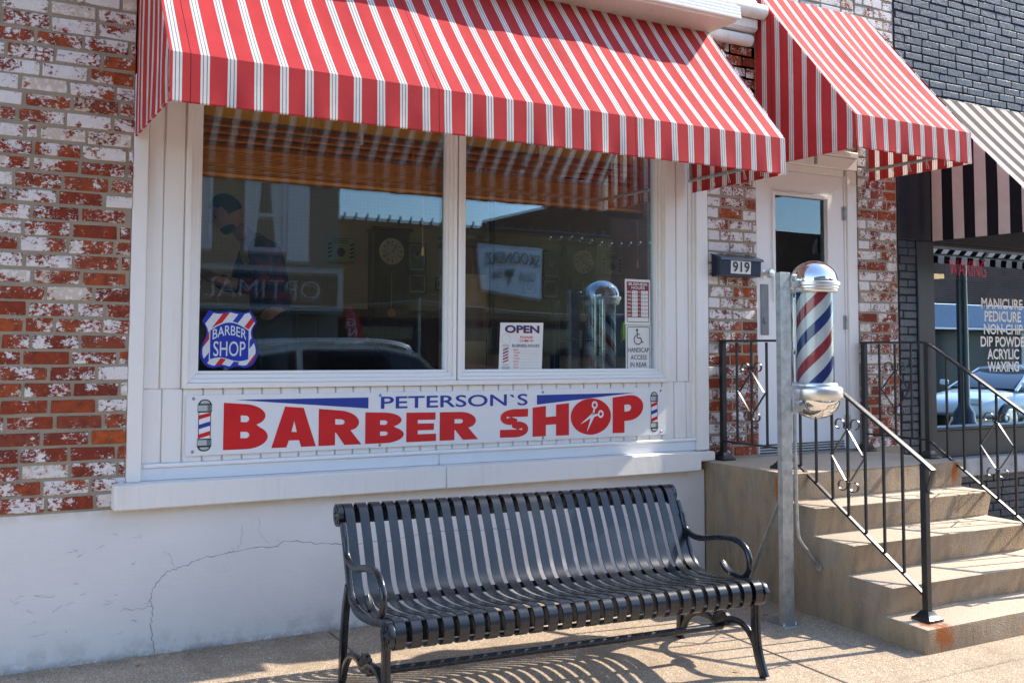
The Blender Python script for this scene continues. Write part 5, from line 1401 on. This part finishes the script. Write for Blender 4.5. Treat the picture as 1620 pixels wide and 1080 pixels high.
# ------------------------------------------------------------------ parked cars
def car(label, loc, paint, suv=False, flip=1, group='cars parked along the street'):
    t = thing('parked_car', label, 'car', loc, 0 if flip > 0 else math.pi, group)
    if suv:
        st = [(-2.30,.50,.95,.70),(-2.22,.34,1.02,.86),(-1.6,.30,1.02,.92),(-.4,.28,1.02,.93),(.9,.28,1.02,.93),(1.15,.29,1.02,.92),(1.7,.30,.99,.90),(2.15,.34,.90,.80),(2.30,.45,.72,.62)]
        cab = [(-2.12,1.02,1.10,.84,.70),(-1.95,1.02,1.66,.86,.66),(-1.0,1.02,1.78,.86,.66),(.0,1.02,1.78,.86,.66),(.45,1.02,1.68,.86,.64),(1.15,1.02,1.06,.84,.74)]
    else:
        st = [(-2.25,.50,.86,.66),(-2.15,.32,.93,.82),(-1.6,.28,.95,.88),(-.6,.26,.92,.90),(.7,.26,.92,.90),(1.0,.27,.92,.89),(1.6,.28,.84,.86),(2.1,.32,.72,.76),(2.25,.42,.60,.58)]
        cab = [(-1.75,.93,.97,.80,.70),(-1.05,.92,1.33,.82,.60),(-.3,.92,1.42,.82,.58),(.15,.92,1.38,.82,.58),(1.02,.92,.95,.80,.70)]
    mb = MB(); n = 12; vs = []; fs = []
    for x, zb, zt, w in st:
        h = zt-zb
        for a, b in ((-w*.9,zb),(-w,zb+h*.15),(-w,zb+h*.6),(-w*.96,zb+h*.85),(-w*.86,zt-.02),(-w*.5,zt+.01),(w*.5,zt+.01),(w*.86,zt-.02),(w*.96,zb+h*.85),(w,zb+h*.6),(w,zb+h*.15),(w*.9,zb)): vs.append((x,a,b))
    for i in range(len(st)-1):
        for k in range(n): fs.append((i*n+k,i*n+(k+1)%n,(i+1)*n+(k+1)%n,(i+1)*n+k))
    fs += [tuple(range(n)), tuple((len(st)-1)*n+k for k in range(n))]
    mb.add(vs, fs); body = mb.build('body', paint, t, 40, True, subsurf=1)
    mb = MB(); vs = []; fs = []; n = 4
    for x, zb, zt, wb, wt_ in cab: vs += [(x,-wb,zb),(x,-wt_,zt),(x,wt_,zt),(x,wb,zb)]
    for i in range(len(cab)-1):
        for k in range(n): fs.append((i*n+k,i*n+(k+1)%n,(i+1)*n+(k+1)%n,(i+1)*n+k))
    fs += [(0,1,2,3), tuple(len(vs)-4+k for k in range(4))]
    mb.add(vs, fs); mb.build('windows', dgl, t, 30, True)
    mb = MB(); c = cab[1:-1]; vs = []; fs = []; n = 8
    for j, (x, zb, zt, wb, wt_) in enumerate(c):
        for a, b in ((-wt_-.03,-.03),(-wt_-.02,.015),(-wt_*.6,.04),(0,.05),(wt_*.6,.04),(wt_+.02,.015),(wt_+.03,-.03),(0,-.005)): vs.append((x+(-.06 if j == 0 else .05 if j == len(c)-1 else 0),a,zt+b))
    for i in range(len(c)-1):
        for k in range(n): fs.append((i*n+k,i*n+(k+1)%n,(i+1)*n+(k+1)%n,(i+1)*n+k))
    fs += [tuple(range(n)), tuple(len(vs)-n+k for k in range(n))]
    mb.add(vs, fs)
    for s in (-1, 1):
        for a, b in ((0,1),(-1,-2)):
            q0, q1 = cab[a], cab[b]; mb.bar([(q0[0],s*q0[3],q0[2]-.04),(q1[0],s*(q1[4]+.01),q1[2])], .06, .04, (0,1,0))
        for f in ((.35) if suv else (.55),):
            x = cab[1][0]+(cab[-2][0]-cab[1][0])*f; mb.bar([(x,s*cab[1][3],cab[1][1]),(x,s*(cab[1][4]+.015),cab[2][2]-.02)], .07, .03, (1,0,0))
    mb.build('roof', paint, t, 40, True)
    if suv:
        for s in (-1, 1):
            mb = MB(); mb.tube(smooth_path([(-1.8,s*.60,1.70),(-1.7,s*.60,1.80),(-1.0,s*.60,1.86),(-.1,s*.60,1.86),(.3,s*.60,1.80),(.4,s*.60,1.72)], 4), .022, 8); mb.build('roof_rail', M['satin'], t, 50, True)
    for sx in (-1.38, 1.40):
        for s in (-1, 1):
            mb = MB(); mb.lathe([(0,-.11),(.25,-.11),(.32,-.09),(.335,-.04),(.335,.06),(.30,.10),(.22,.10)], (sx,s*.80,.335), 24, 0, 'y'); wh = mb.build('wheel', M['ink'], t, 40, True)
            mb = MB(); mb.lathe([(0,-.02),(.20,-.01),(.21,.02)] , (sx,s*.925,.335), 18, 0, 'y'); mb.build('rim', M['satin'], wh, 40, True)
    for s in (-1, 1):
        mb = MB(); mb.box(2.10,2.22,s*.62-.14,s*.62+.14,.62,.76,.03); mb.build('headlight', M['signw'], t, 40, True)
        mb = MB(); mb.box(.85,1.0,s*.98-.09,s*.98+.09,.98,1.10,.03); mb.build('mirror', paint, t, 40, True)
    return t
def carpaint(n, c, m=0.3): 
    t = NT(n); return t.done(t.bsdf(c, .25, m, .6, None, 1.0))
z0 = -.27
car('silver sport utility car with roof rails parked opposite the display window', (3.75, -6.70, z0), carpaint('silver_paint', (.60,.64,.63), .15), True)
car('red car parked on the far side of the street', (8.1, -13.0, z0), carpaint('red_paint', (.30,.012,.02)), False, -1)
car('white saloon car parked opposite the salon window', (20.6, -8.8, z0), carpaint('white_paint_car', (.72,.73,.74), 0), False, -1)
car('pale grey car parked behind the white saloon', (18.5, -13.2, z0), carpaint('grey_paint_car', (.42,.44,.47)), True, -1)
